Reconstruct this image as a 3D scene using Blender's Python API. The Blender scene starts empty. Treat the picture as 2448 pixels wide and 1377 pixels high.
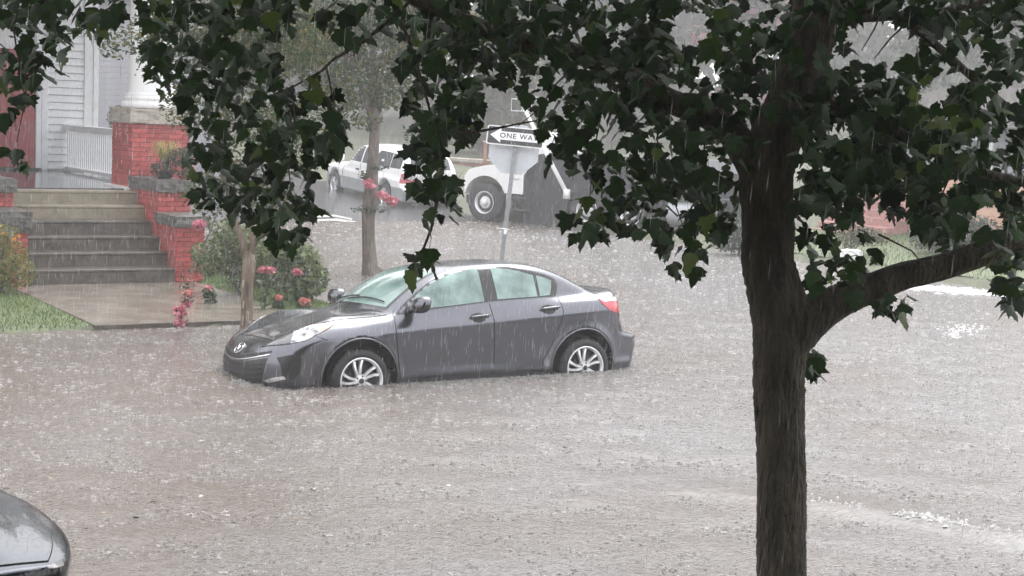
import bpy, bmesh, math, random
import numpy as np
from mathutils import Vector, Matrix, Euler, Quaternion
from mathutils.geometry import delaunay_2d_cdt
random.seed(7); RNG = np.random.default_rng(7)
SC = bpy.context.scene; COL = SC.collection
# ---------------------------------------------------------------- camera
F_PX, PITCH, ROLL, CAM_H = 3679.6, 0.108366, 0.040879, 2.636
_cp, _sp = math.cos(PITCH), math.sin(PITCH)
_R, _F, _U = np.array([1.,0,0]), np.array([0,_cp,-_sp]), np.array([0,_sp,_cp])
_c, _s = math.cos(ROLL), math.sin(ROLL)
C_R, C_U, C_F = _c*_R+_s*_U, -_s*_R+_c*_U, _F
C_O = np.array([0.,0.,CAM_H])
cam_d = bpy.data.cameras.new('camera'); cam = bpy.data.objects.new('camera', cam_d); COL.objects.link(cam)
cam_d.sensor_width = 36.0; cam_d.lens = F_PX/2448*36.0; cam_d.clip_end = 900; cam_d.clip_start = 0.05
m = Matrix.Identity(4)
for i in range(3):
    m[i][0], m[i][1], m[i][2], m[i][3] = C_R[i], C_U[i], -C_F[i], C_O[i]
cam.matrix_world = m
SC.camera = cam
# ---------------------------------------------------------------- sky, sun, exposure
W_ = bpy.data.worlds.new('World'); SC.world = W_; W_.use_nodes = True
nt = W_.node_tree; nt.nodes.clear()
SUN_EL, SUN_AZ = math.radians(58), math.radians(20)
sky = nt.nodes.new('ShaderNodeTexSky'); sky.sky_type = 'NISHITA'; sky.sun_disc = False
sky.sun_elevation = SUN_EL; sky.sun_rotation = SUN_AZ; sky.air_density = 1.2; sky.dust_density = 6.0; sky.ozone_density = 1.0
hs = nt.nodes.new('ShaderNodeHueSaturation'); hs.inputs['Saturation'].default_value = 0.10
mixw = nt.nodes.new('ShaderNodeMixRGB'); mixw.inputs['Fac'].default_value = 0.55
mixw.inputs['Color2'].default_value = (9.2, 9.25, 9.6, 1)          # even rain cloud in front of the clear sky
bg = nt.nodes.new('ShaderNodeBackground'); bg.inputs['Strength'].default_value = 0.12
wo = nt.nodes.new('ShaderNodeOutputWorld')
nt.links.new(sky.outputs[0], hs.inputs['Color']); nt.links.new(hs.outputs[0], mixw.inputs['Color1'])
nt.links.new(mixw.outputs[0], bg.inputs['Color']); nt.links.new(bg.outputs[0], wo.inputs['Surface'])
sun_d = bpy.data.lights.new('sun', 'SUN'); sun_d.energy = 0.8; sun_d.angle = math.radians(40); sun_d.color = (1.0,0.97,0.93)
sun = bpy.data.objects.new('sun', sun_d); COL.objects.link(sun)
sd = Vector((math.sin(SUN_AZ)*math.cos(SUN_EL), math.cos(SUN_AZ)*math.cos(SUN_EL), math.sin(SUN_EL)))
sun.rotation_euler = sd.to_track_quat('Z','Y').to_euler()
SC.view_settings.view_transform = 'Standard'; SC.view_settings.look = 'None'
SC.view_settings.exposure = 1.45; SC.view_settings.gamma = 1.0; SC.view_settings.use_curve_mapping = False
SC.cycles.use_denoising = True
SC.cycles.max_bounces = 8; SC.cycles.diffuse_bounces = 3; SC.cycles.glossy_bounces = 3; SC.cycles.transmission_bounces = 4
SC.cycles.volume_bounces = 1; SC.cycles.transparent_max_bounces = 24; SC.cycles.caustics_reflective = False; SC.cycles.caustics_refractive = False
# ---------------------------------------------------------------- frames and helpers
PSI = 0.554812; CS, SN = math.cos(PSI), math.sin(PSI)
HO = np.array([-4.86415, 17.83125, 0.0])                       # corner of the front walk; a runs along the kerb, b towards the house
def HW(a, b, z): return (HO[0]+a*CS-b*SN, HO[1]+a*SN+b*CS, z)
def ab(x, y):
    dx, dy = x-HO[0], y-HO[1]; return dx*CS+dy*SN, -dx*SN+dy*CS
def at(u, v, depth):                                            # a photo pixel at a distance, as a point of the place
    return tuple(C_O + ((u-1224)/F_PX*C_R-(v-688.5)/F_PX*C_U+C_F)*depth)
def on(u, v, z):
    d = (u-1224)/F_PX*C_R-(v-688.5)/F_PX*C_U+C_F
    return tuple(C_O + d*((z-CAM_H)/d[2]))
def tag(o, label=None, cat=None, group=None, kind=None):
    if label: o['label'] = label
    if cat: o['category'] = cat
    if group: o['group'] = group
    if kind: o['kind'] = kind
    return o
def thing(name, label, cat, loc=(0,0,0), rot=(0,0,0), group=None):
    o = bpy.data.objects.new(name, None); COL.objects.link(o); o.location = loc; o.rotation_euler = rot; o.empty_display_size = .2
    return tag(o, label, cat, group)
def link(name, me, parent=None, loc=None, rot=None, scale=None):
    o = bpy.data.objects.new(name, me); COL.objects.link(o)
    if parent is not None: o.parent = parent
    if loc is not None: o.location = loc
    if rot is not None: o.rotation_euler = rot
    if scale is not None: o.scale = scale
    return o
class MB:
    def __init__(s): s.v=[]; s.f=[]; s.mi=[]
    def add(s, vs, fs, mi=0):
        n=len(s.v); s.v.extend([tuple(p) for p in vs]); s.f.extend([tuple(i+n for i in f) for f in fs]); s.mi.extend([mi]*len(fs)); return s
    def box(s, x0,y0,z0,x1,y1,z1, mi=0, j=0.0, M=None):
        vs=[(x,y,z) for z in (z0,z1) for (x,y) in ((x0,y0),(x1,y0),(x1,y1),(x0,y1))]
        if j: vs=[tuple(c+random.uniform(-j,j) for c in p) for p in vs]
        if M is not None: vs=[M(*p) for p in vs]
        return s.add(vs, [(0,3,2,1),(4,5,6,7),(0,1,5,4),(1,2,6,5),(2,3,7,6),(3,0,4,7)], mi)
    def cbox(s, x0,y0,z0,x1,y1,z1, c=.01, mi=0, M=None):                     # chamfered box
        def ring(z, i):
            return [(x0+i+c,y0+i,z),(x1-i-c,y0+i,z),(x1-i,y0+i+c,z),(x1-i,y1-i-c,z),(x1-i-c,y1-i,z),(x0+i+c,y1-i,z),(x0+i,y1-i-c,z),(x0+i,y0+i+c,z)]
        vs=ring(z0,c)+ring(z0+c,0)+ring(z1-c,0)+ring(z1,c); fs=[tuple(range(7,-1,-1)),tuple(range(24,32))]
        for k in range(3):
            for i in range(8):
                j=(i+1)%8; fs.append((k*8+i,k*8+j,k*8+8+j,k*8+8+i))
        if M is not None: vs=[M(*p) for p in vs]
        return s.add(vs, fs, mi)
    def tube(s, pts, rad, n=8, mi=0, cap=True, noise=0.0):
        pts=[np.array(p,float) for p in pts]; rad=[rad]*len(pts) if np.isscalar(rad) else rad
        ref=np.array([0,0,1.]); vs=[]; prev=None
        for i,p in enumerate(pts):
            t=pts[min(i+1,len(pts)-1)]-pts[max(i-1,0)]; t/=np.linalg.norm(t)+1e-12
            if prev is None:
                a=np.cross(t,ref)
                if np.linalg.norm(a)<.1: a=np.cross(t,np.array([0,1.,0]))
            else: a=prev-t*np.dot(prev,t)
            a/=np.linalg.norm(a); b=np.cross(t,a); prev=a
            for k in range(n):
                w=2*math.pi*k/n; r=rad[i]*(1+(random.uniform(-noise,noise) if noise else 0))
                vs.append(p+r*(math.cos(w)*a+math.sin(w)*b))
        fs=[]
        for i in range(len(pts)-1):
            for k in range(n):
                j=(k+1)%n; fs.append((i*n+k,i*n+j,i*n+n+j,i*n+n+k))
        if cap: fs.append(tuple(range(n-1,-1,-1))); fs.append(tuple(range((len(pts)-1)*n,len(pts)*n)))
        return s.add(vs, fs, mi)
    def lathe(s, prof, n=32, axis='z', o=(0,0,0), mi=0):                       # profile of (r, h)
        vs=[]; 
        for r,h in prof:
            for k in range(n):
                w=2*math.pi*k/n; a,b=r*math.cos(w),r*math.sin(w)
                p={'z':(a,b,h),'y':(a,h,b),'x':(h,a,b)}[axis]; vs.append((p[0]+o[0],p[1]+o[1],p[2]+o[2]))
        fs=[]
        for i in range(len(prof)-1):
            for k in range(n):
                j=(k+1)%n; q=(i*n+k,i*n+j,i*n+n+j,i*n+n+k); fs.append(q if axis!='y' else q[::-1])
        return s.add(vs, fs, mi)
    def mesh(s, name, mats, smooth=False):
        me=bpy.data.meshes.new(name); me.from_pydata(s.v,[],s.f)
        for mt in (mats if isinstance(mats,(list,tuple)) else [mats]): me.materials.append(mt)
        if any(s.mi): me.polygons.foreach_set('material_index', s.mi)
        if smooth is True: me.polygons.foreach_set('use_smooth',[True]*len(s.f))
        elif smooth: me.shade_flat(); me.polygons.foreach_set('use_smooth',[True]*len(s.f)); me.set_sharp_from_angle(angle=math.radians(smooth))
        me.update(); return me
    def build(s, name, mats, parent=None, smooth=False, **k): return link(name, s.mesh(name,mats,smooth), parent, **k)
def np_mesh(name, V, Fq, mats, mi=None, smooth=False):
    V=np.asarray(V,np.float32); Fq=np.asarray(Fq,np.int32); k=Fq.shape[1]
    me=bpy.data.meshes.new(name); me.vertices.add(len(V)); me.vertices.foreach_set('co',V.ravel())
    me.loops.add(Fq.size); me.loops.foreach_set('vertex_index',Fq.ravel()); me.polygons.add(len(Fq))
    me.polygons.foreach_set('loop_start',np.arange(0,Fq.size,k,dtype=np.int32)); me.polygons.foreach_set('loop_total',np.full(len(Fq),k,np.int32))
    for mt in (mats if isinstance(mats,(list,tuple)) else [mats]): me.materials.append(mt)
    if mi is not None: me.polygons.foreach_set('material_index',np.asarray(mi,np.int32))
    if smooth: me.polygons.foreach_set('use_smooth',np.ones(len(Fq),bool))
    me.update(calc_edges=True); me.validate(); return me
# ---------------------------------------------------------------- materials
def mat(name, col, rough=.5, metal=0., spec=.5, var=0., scale=8., bump=0., bscale=30., col2=None, coat=0., ior=None, detail=6., stretch=None, rvar=0., emit=None, trans=None, bdist=.02, sss=None, obj_var=0.):
    m=bpy.data.materials.new(name); m.use_nodes=True; n=m.node_tree; b=n.nodes['Principled BSDF']; L=n.links.new
    b.inputs['Base Color'].default_value=(*col,1); b.inputs['Roughness'].default_value=rough; b.inputs['Metallic'].default_value=metal
    b.inputs['Specular IOR Level'].default_value=spec; b.inputs['Coat Weight'].default_value=coat; b.inputs['Coat Roughness'].default_value=.04
    if ior: b.inputs['IOR'].default_value=ior
    if var or col2 or bump or rvar or obj_var:
        tc=n.nodes.new('ShaderNodeTexCoord'); mp=n.nodes.new('ShaderNodeMapping'); L(tc.outputs['Object'],mp.inputs[0])
        if stretch: mp.inputs['Scale'].default_value=stretch
    last=None
    if var or col2:
        nz=n.nodes.new('ShaderNodeTexNoise'); nz.inputs['Scale'].default_value=scale; nz.inputs['Detail'].default_value=detail; nz.inputs['Roughness'].default_value=.62; L(mp.outputs[0],nz.inputs[0])
        rp=n.nodes.new('ShaderNodeValToRGB'); L(nz.outputs['Fac'],rp.inputs[0])
        c2=col2 if col2 else tuple(min(1,c*(1+var)) for c in col); c1=col if col2 else tuple(c*(1-var) for c in col)
        rp.color_ramp.elements[0].position=.33; rp.color_ramp.elements[1].position=.67
        rp.color_ramp.elements[0].color=(*c1,1); rp.color_ramp.elements[1].color=(*c2,1)
        L(rp.outputs[0],b.inputs['Base Color']); last=rp.outputs[0]
        if rvar:
            mr=n.nodes.new('ShaderNodeMapRange'); mr.inputs[3].default_value=max(.02,rough-rvar); mr.inputs[4].default_value=min(1,rough+rvar); L(nz.outputs['Fac'],mr.inputs[0]); L(mr.outputs[0],b.inputs['Roughness'])
    if obj_var:
        oi=n.nodes.new('ShaderNodeObjectInfo'); mr=n.nodes.new('ShaderNodeMapRange'); mr.inputs[3].default_value=1-obj_var; mr.inputs[4].default_value=1+obj_var; L(oi.outputs['Random'],mr.inputs[0])
        mx=n.nodes.new('ShaderNodeHueSaturation'); L(mr.outputs[0],mx.inputs['Value'])
        if last: L(last,mx.inputs['Color'])
        else: mx.inputs['Color'].default_value=(*col,1)
        L(mx.outputs[0],b.inputs['Base Color'])
    if bump:
        nb=n.nodes.new('ShaderNodeTexNoise'); nb.inputs['Scale'].default_value=bscale; nb.inputs['Detail'].default_value=8; L(mp.outputs[0],nb.inputs[0])
        bp=n.nodes.new('ShaderNodeBump'); bp.inputs['Strength'].default_value=bump; bp.inputs['Distance'].default_value=bdist; L(nb.outputs['Fac'],bp.inputs['Height']); L(bp.outputs[0],b.inputs['Normal'])
    return m
def leaf_mat(name, c1, c2, rough=.45, transl=.25, pos=(.35,.65), spec=.4):
    m=bpy.data.materials.new(name); m.use_nodes=True; n=m.node_tree; L=n.links.new; b=n.nodes['Principled BSDF']; out=n.nodes['Material Output']
    ge=n.nodes.new('ShaderNodeNewGeometry'); rp=n.nodes.new('ShaderNodeValToRGB'); L(ge.outputs['Random Per Island'],rp.inputs[0])
    rp.color_ramp.elements[0].position=pos[0]; rp.color_ramp.elements[1].position=pos[1]
    rp.color_ramp.elements[0].color=(*c1,1); rp.color_ramp.elements[1].color=(*c2,1)
    L(rp.outputs[0],b.inputs['Base Color']); b.inputs['Roughness'].default_value=rough; b.inputs['Specular IOR Level'].default_value=spec
    tr=n.nodes.new('ShaderNodeBsdfTranslucent'); L(rp.outputs[0],tr.inputs['Color']); mx=n.nodes.new('ShaderNodeMixShader'); mx.inputs[0].default_value=transl
    L(b.outputs[0],mx.inputs[1]); L(tr.outputs[0],mx.inputs[2]); L(mx.outputs[0],out.inputs[0]); return m
M={}
M['red_brick']=mat('red_brick',(.42,.085,.08),.42,spec=.4,var=.28,scale=14,bump=.25,bscale=60,obj_var=.22)
M['red_mortar']=mat('red_mortar',(.25,.06,.055),.55,spec=.3,var=.25,scale=20,bump=.4,bscale=70)
M['stone_dark']=mat('stone_dark',(.10,.095,.088),.5,var=.55,scale=11,bump=.8,bscale=16,bdist=.03,obj_var=.15)
M['stone_light']=mat('stone_light',(.40,.36,.31),.55,var=.28,scale=7,bump=.6,bscale=14,bdist=.03)
M['concrete_dark']=mat('concrete_dark',(.06,.055,.048),.38,col2=(.15,.13,.108),scale=7,bump=.3,bscale=40,rvar=.15)
M['concrete_tan']=mat('concrete_tan',(.21,.185,.135),.42,col2=(.33,.295,.225),scale=6,bump=.2,bscale=40)
M['walk']=mat('walk',(.165,.142,.118),.20,col2=(.25,.222,.19),scale=2.2,bump=.25,bscale=55,rvar=.12,bdist=.01)
M['shingle']=mat('shingle',(.07,.065,.062),.9,spec=.1,var=.3,scale=10,bump=.3,bscale=30)
M['white_paint']=mat('white_paint',(.82,.82,.82),.4,var=.03,scale=5)
M['grey_white']=mat('grey_white',(.74,.76,.78),.45,var=.05,scale=6)
M['red_door']=mat('red_door',(.28,.035,.04),.35,var=.15,scale=3)
M['porch']=mat('porch',(.06,.062,.07),.08,var=.15,scale=9,spec=.6)
M['dark']=mat('dark',(.012,.012,.013),.5)
M['rubber']=mat('rubber',(.022,.022,.024),.55,var=.2,scale=20,bump=.1,bscale=60)
M['black_gloss']=mat('black_gloss',(.012,.012,.014),.15,coat=.4)
M['dark_trim']=mat('dark_trim',(.03,.03,.032),.4)
M['alloy']=mat('alloy',(.84,.84,.86),.30,metal=.6,var=.05,scale=12)
M['alloy_dark']=mat('alloy_dark',(.05,.05,.055),.5,metal=.5)
M['chrome']=mat('chrome',(.82,.82,.85),.12,metal=1.0)
M['steel']=mat('steel',(.24,.245,.255),.38,metal=.6,var=.2,scale=25)
M['alu_back']=mat('alu_back',(.50,.52,.55),.42,metal=.25,var=.06,scale=6)
M['sign_white']=mat('sign_white',(.82,.82,.82),.35,var=.03)
M['sign_black']=mat('sign_black',(.018,.018,.02),.3,var=.3,scale=30)
def car_paint(name, col, drops=True):
    m=mat(name,col,.22,metal=.95,coat=.65,spec=.5); n=m.node_tree; L=n.links.new; b=n.nodes['Principled BSDF']
    tc=n.nodes.new('ShaderNodeTexCoord'); vo=n.nodes.new('ShaderNodeTexVoronoi'); vo.inputs['Scale'].default_value=55; L(tc.outputs['Object'],vo.inputs[0])
    rp=n.nodes.new('ShaderNodeValToRGB'); rp.color_ramp.elements[0].color=(1,1,1,1); rp.color_ramp.elements[1].color=(0,0,0,1); rp.color_ramp.elements[0].position=.0; rp.color_ramp.elements[1].position=.42; L(vo.outputs['Distance'],rp.inputs[0])
    nz=n.nodes.new('ShaderNodeTexNoise'); nz.inputs['Scale'].default_value=20; L(tc.outputs['Object'],nz.inputs[0])
    mu=n.nodes.new('ShaderNodeMath'); mu.operation='MULTIPLY'; L(rp.outputs[0],mu.inputs[0]); L(nz.outputs['Fac'],mu.inputs[1])
    bp=n.nodes.new('ShaderNodeBump'); bp.inputs['Strength'].default_value=.35; bp.inputs['Distance'].default_value=.004; L(mu.outputs[0],bp.inputs['Height']); L(bp.outputs[0],b.inputs['Coat Normal'])
    return m
M['paint_grey']=car_paint('paint_grey',(.135,.138,.158))
M['paint_blue']=car_paint('paint_blue',(.055,.062,.08))
M['paint_white']=mat('paint_white',(.88,.88,.88),.3,coat=.5,var=.02)
M['clad_grey']=mat('clad_grey',(.30,.32,.33),.45,var=.1)
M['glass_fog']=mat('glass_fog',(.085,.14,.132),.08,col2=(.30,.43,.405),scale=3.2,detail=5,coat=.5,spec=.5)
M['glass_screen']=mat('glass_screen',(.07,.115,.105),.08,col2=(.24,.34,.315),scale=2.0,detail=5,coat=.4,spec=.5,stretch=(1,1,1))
M['seat']=mat('seat',(.05,.05,.055),.7)
M['glass_dark']=mat('glass_dark',(.055,.065,.07),.08,var=.4,scale=2,coat=.4)
M['lens']=mat('lens',(.72,.74,.77),.12,col2=(.07,.075,.08),scale=15,detail=2,coat=1,metal=.35)
M['lens_dark']=mat('lens_dark',(.05,.05,.055),.1,coat=1)
M['lens_amber']=mat('lens_amber',(.72,.26,.16),.15,coat=1,col2=(.75,.62,.55),scale=10)
M['lens_red']=mat('lens_red',(.50,.02,.045),.12,coat=1,col2=(.62,.10,.12),scale=22)
M['lens_clear']=mat('lens_clear',(.80,.76,.77),.12,coat=1)
# ---------------------------------------------------------------- vehicle body as a smooth solid
def smax(a,b,k):
    h=np.clip(0.5+0.5*(a-b)/k,0,1); return b+(a-b)*h+k*h*(1-h)
class Spl:
    def __init__(s,pts):
        p=np.array(pts,float); s.x=p[:,0]; s.y=p[:,1]; s.d=np.gradient(s.y,s.x)
    def __call__(s,q):
        q=np.clip(q,s.x[0],s.x[-1]); i=np.clip(np.searchsorted(s.x,q)-1,0,len(s.x)-2)
        h=s.x[i+1]-s.x[i]; t=(q-s.x[i])/h
        return (2*t**3-3*t**2+1)*s.y[i]+(t**3-2*t**2+t)*h*s.d[i]+(-2*t**3+3*t**2)*s.y[i+1]+(t**3-t**2)*h*s.d[i+1]
class CarShape:                                                  # x backwards from the front axle, y from the centreline, z from the road
    top=Spl([(-1.1,.57),(-.95,.64),(-.8,.70),(-.6,.762),(-.3,.842),(0,.905),(.3,.955),(.6,.99),(1.2,1.04),(2.0,1.085),(2.6,1.105),(2.9,1.115),(3.15,1.142),(3.26,1.142),(3.5,1.06)])
    plan=Spl([(-1.1,.77),(-.8,.80),(-.6,.825),(-.3,.858),(0,.872),(.5,.874),(1.3,.877),(2.2,.877),(2.64,.872),(3.0,.852),(3.3,.815),(3.6,.77)])
    roof=Spl([(-.7,-1.2),(-.3,.3),(-.15,.68),(.0,.83),(.22,1.0),(.45,1.155),(.65,1.272),(.85,1.358),(1.05,1.407),(1.3,1.44),(1.6,1.457),(1.9,1.458),(2.2,1.432),(2.5,1.357),(2.75,1.252),(3.0,1.118),(3.25,.9),(3.4,.1),(3.6,-1.5)])
    rear_face=Spl([(.1,3.46),(.3,3.55),(.45,3.59),(.58,3.60),(.630,3.585),(.66,3.47),(.72,3.43),(.87,3.40),(1.0,3.36),(1.06,3.33),(1.11,3.31),(1.3,3.31)])
    front_face=Spl([(.1,-.84),(.2,-.905),(.3,-.945),(.42,-.962),(.52,-.960),(.58,-.942),(.64,-.908),(.70,-.85),(.75,-.77),(.85,-.6),(1.0,-.3)])
    ridge=.108; tuck=.11; upper=.48; ktop=.07; kend=.05; crease=(.795,.058); base=.782; belt=1.03; tumble=.36; axles=(0,2.64); arch_r=.405; arch_z=.322; well=.56; zb=.19; bow=(.30,.27); rbow=(.15,.10); x_axis=(-.45,3.1); z_axis=.62; taper=(.06,.13)
    def low(s,P):
        x,y,z=P[...,0],P[...,1],P[...,2]; ay=np.abs(y)
        zt=s.top(x)-.030*(ay/.7)**2-.10*np.clip(ay-.62,0,1)**1.5+s.ridge*np.exp(-((ay-.61)/.17)**2)*np.exp(-((x+.40)/.52)**2)
        d1=(z-zt)*.93
        zs=s.crease[0]+s.crease[1]*(x-.6); up=np.clip(z-zs,0,1); dn=np.clip(zs-z,0,1); xa0,xa1=s.axles
        rf=np.exp(-((x-xa0)/.52)**2); rr=np.exp(-((x-xa1)/.55)**2)
        W=s.plan(x)-s.upper*up-.5*up**2-s.tuck*dn*(1-.3*(rf+rr))+.02*np.exp(-((z-.34)/.05)**2)*(x>-.2)*(1-rf)*(1-rr)
        for xc in s.axles: W=W+.015*np.exp(-((np.hypot(x-xc,z-.316)-s.arch_r-.005)/.07)**2)
        d=smax(d1,ay-W,s.ktop)
        d=smax(d,(s.front_face(z)+s.bow[0]*(ay/.85)**2.6-x)*.9,.10)
        d=smax(d,(x-(s.rear_face(z)-s.bow[1]*(ay/.8)**2.6))*.9,s.kend)
        return smax(d,s.zb-z,.06)
    def gh(s,P):
        x,y,z=P[...,0],P[...,1],P[...,2]; ay=np.abs(y); b=(ay/.65)**2
        xe=np.where(x<1.6, x-s.rbow[0]*b*np.clip((1.6-x)/.6,0,1), x+s.rbow[1]*b*np.clip((x-1.6)/.8,0,1))
        d1=(z-s.roof(xe)+.035*(ay/.55)**2)*.8
        W=s.base-s.taper[0]*np.clip((.6-x)/.6,0,1.5)**1.5-s.taper[1]*np.clip((x-1.8)/1.3,0,1)**1.6-s.tumble*(np.maximum(z,s.belt-.05)-s.belt)-.12*np.clip(z-s.belt,0,1)**2
        return smax(smax(d1,(ay-W)*.94,.075),s.belt-.18-z,.05)
    def __call__(s,P,arch=True):
        d=-smax(-s.low(P),-s.gh(P),.05)
        if arch:
            x,y,z=P[...,0],P[...,1],P[...,2]
            for xc in s.axles: d=np.maximum(d,-np.maximum(np.hypot(x-xc,z-s.arch_z)-s.arch_r,s.well-np.abs(y)))
        return d
    def normal(s,P,e=.004):
        n=np.stack([s(P+np.eye(3)[i]*e,False)-s(P-np.eye(3)[i]*e,False) for i in range(3)],-1); return n/(np.linalg.norm(n,axis=-1,keepdims=True)+1e-9)
    def cast(s,o,d,t1=3.2,n=90):                                 # first entry into the solid along d
        o=np.asarray(o,float); lo=np.zeros(len(o)); hi=np.full(len(o),t1); ok=np.zeros(len(o),bool); prev=0.
        for t in np.linspace(0,t1,n)[1:]:
            new=(~ok)&(s(o+d*t,False)<=0); hi[new]=t; lo[new]=prev; ok|=new; prev=t
        for _ in range(24):
            mid=(lo+hi)/2; ins=s(o+d*mid[:,None],False)<=0; hi=np.where(ins,mid,hi); lo=np.where(ins,lo,mid)
        return o+d*hi[:,None], ok
    def body(s, name, mats, parent, nx=210, na=250, nc=46, mi_fn=None):
        x0,x1=s.x_axis; st=[]
        for k in range(nc): ph=math.pi/2*(1-k/nc); st.append((x0,-math.sin(ph),math.cos(ph)))
        for k in range(nx+1): st.append((x0+(x1-x0)*k/nx,0.,1.))
        for k in range(nc): ph=math.pi/2*(k+1)/nc; st.append((x1,math.sin(ph),math.cos(ph)))
        st=np.array(st); th=np.linspace(0,2*math.pi,na,endpoint=False)
        O=np.zeros((len(st),na,3)); O[...,0]=st[:,None,0]; O[...,2]=s.z_axis
        D=np.stack([np.broadcast_to(st[:,1:2],(len(st),na)), st[:,2:3]*np.cos(th), st[:,2:3]*np.sin(th)],-1)
        O=O.reshape(-1,3); D=D.reshape(-1,3); lo=np.zeros(len(O)); hi=np.full(len(O),2.2)
        for _ in range(22):
            mid=(lo+hi)/2; ins=s(O+D*mid[:,None])<0; lo=np.where(ins,mid,lo); hi=np.where(ins,hi,mid)
        V=O+D*lo[:,None]; i,j=np.meshgrid(np.arange(len(st)-1),np.arange(na),indexing='ij'); j2=(j+1)%na
        Fq=np.stack([i*na+j,i*na+j2,(i+1)*na+j2,(i+1)*na+j],-1).reshape(-1,4)
        c=V[Fq].mean(1); rho=np.minimum(*[np.hypot(c[:,0]-xc,c[:,2]-s.arch_z) for xc in s.axles])
        mi=((rho<s.arch_r+.004)&(np.abs(c[:,1])<.9)&(np.abs(c[:,1])>.3)&(c[:,2]<s.arch_z+s.arch_r)).astype(int)
        if mi_fn is not None: mi=np.where(mi==0,mi_fn(c),mi)
        return link(name,np_mesh(name,V,Fq,mats,mi,True),parent)
    def panel(s, name, out, d, material, parent, off=.003, sp=.03, skirt=.012, side=1, smooth_out=True):
        """a separate piece lying on the body: the outline is carried along d onto the surface"""
        P=np.array(out,float)*np.array([1,side,1]); d=np.array(d,float)*np.array([1,side,1]); d/=np.linalg.norm(d)
        u=np.cross(d,[0,0,1.] if abs(d[2])<.95 else [0,1.,0]); u/=np.linalg.norm(u); w=np.cross(u,d); Q=np.stack([P@u,P@w],1)
        pts=[]
        for a,b_ in zip(Q,np.roll(Q,-1,0)):
            k=max(1,int(np.linalg.norm(b_-a)/sp)); pts+= [a+(b_-a)*t/k for t in range(k)]
        pts=np.array(pts); nb=len(pts); lo=pts.min(0); hi=pts.max(0)
        gx,gy=np.meshgrid(np.arange(lo[0]+sp*.5,hi[0],sp),np.arange(lo[1]+sp*.5,hi[1],sp)); g=np.stack([gx.ravel(),gy.ravel()],1)
        ins=np.zeros(len(g),bool); j=nb-1
        for i in range(nb):
            a,b_=pts[i],pts[j]; c=((a[1]>g[:,1])!=(b_[1]>g[:,1]))&(g[:,0]<(b_[0]-a[0])*(g[:,1]-a[1])/(b_[1]-a[1]+1e-15)+a[0]); ins^=c; j=i
        g=g[ins]
        if len(g): 
            dm=np.min(np.linalg.norm(g[:,None]-pts[None],axis=2),axis=1); g=g[dm>sp*.35]
        allp=np.concatenate([pts,g]) if len(g) else pts
        vs,_,fs,*_=delaunay_2d_cdt([Vector(p) for p in allp],[],[tuple(range(nb))],1,1e-6)
        vs=np.array([tuple(v) for v in vs]); o=vs[:,:1]*u+vs[:,1:]*w-d*1.6+d*np.dot(P.mean(0),d)
        H,ok=s.cast(o,d); N=s.normal(H); top=H+N*off; bot=H-N*skirt
        cnt={}
        fl=[]
        for f in fs:
            a,b_,c=top[f[0]],top[f[1]],top[f[2]]
            if not all(ok[i] for i in f): continue
            if np.dot(np.cross(b_-a,c-a),N[f[0]])<0: f=f[::-1]
            fl.append(tuple(f))
            for k in range(len(f)): cnt[(f[k],f[(k+1)%len(f)])]=1
        n=len(top); sk=[(b_,a,a+n,b_+n) for (a,b_) in cnt if (b_,a) not in cnt]
        me=bpy.data.meshes.new(name); me.from_pydata([tuple(p) for p in np.concatenate([top,bot])],[],fl+sk); me.materials.append(material)
        me.polygons.foreach_set('use_smooth',[True]*len(fl)+[False]*len(sk))
        # keep the surface's own normals
        me.update(); bmv=bmesh.new(); bmv.from_mesh(me); bmesh.ops.delete(bmv,geom=[v for v in bmv.verts if not v.link_faces],context='VERTS'); bmv.to_mesh(me); bmv.free(); me.set_sharp_from_angle(angle=math.radians(40))
        return link(name,me,parent)
    def line(s, pts, d, side=1, sp=.03, off=0.):                   # a line carried onto the body
        P=np.array(pts,float)*np.array([1,side,1]); d=np.array(d,float)*np.array([1,side,1]); d/=np.linalg.norm(d); q=[]
        for a,b_ in zip(P[:-1],P[1:]):
            k=max(1,int(np.linalg.norm(b_-a)/sp)); q+=[a+(b_-a)*t/k for t in range(k)]
        q.append(P[-1]); q=np.array(q); o=q-d*1.2; H,ok=s.cast(o,d); H=H[ok]
        return H+s.normal(H)*off
    def gap(s, mb, pts, d, side=1, r=.0045, mi=0): 
        H=s.line(pts,d,side); 
        if len(H)>2: mb.tube(H,r,5,mi)
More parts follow.
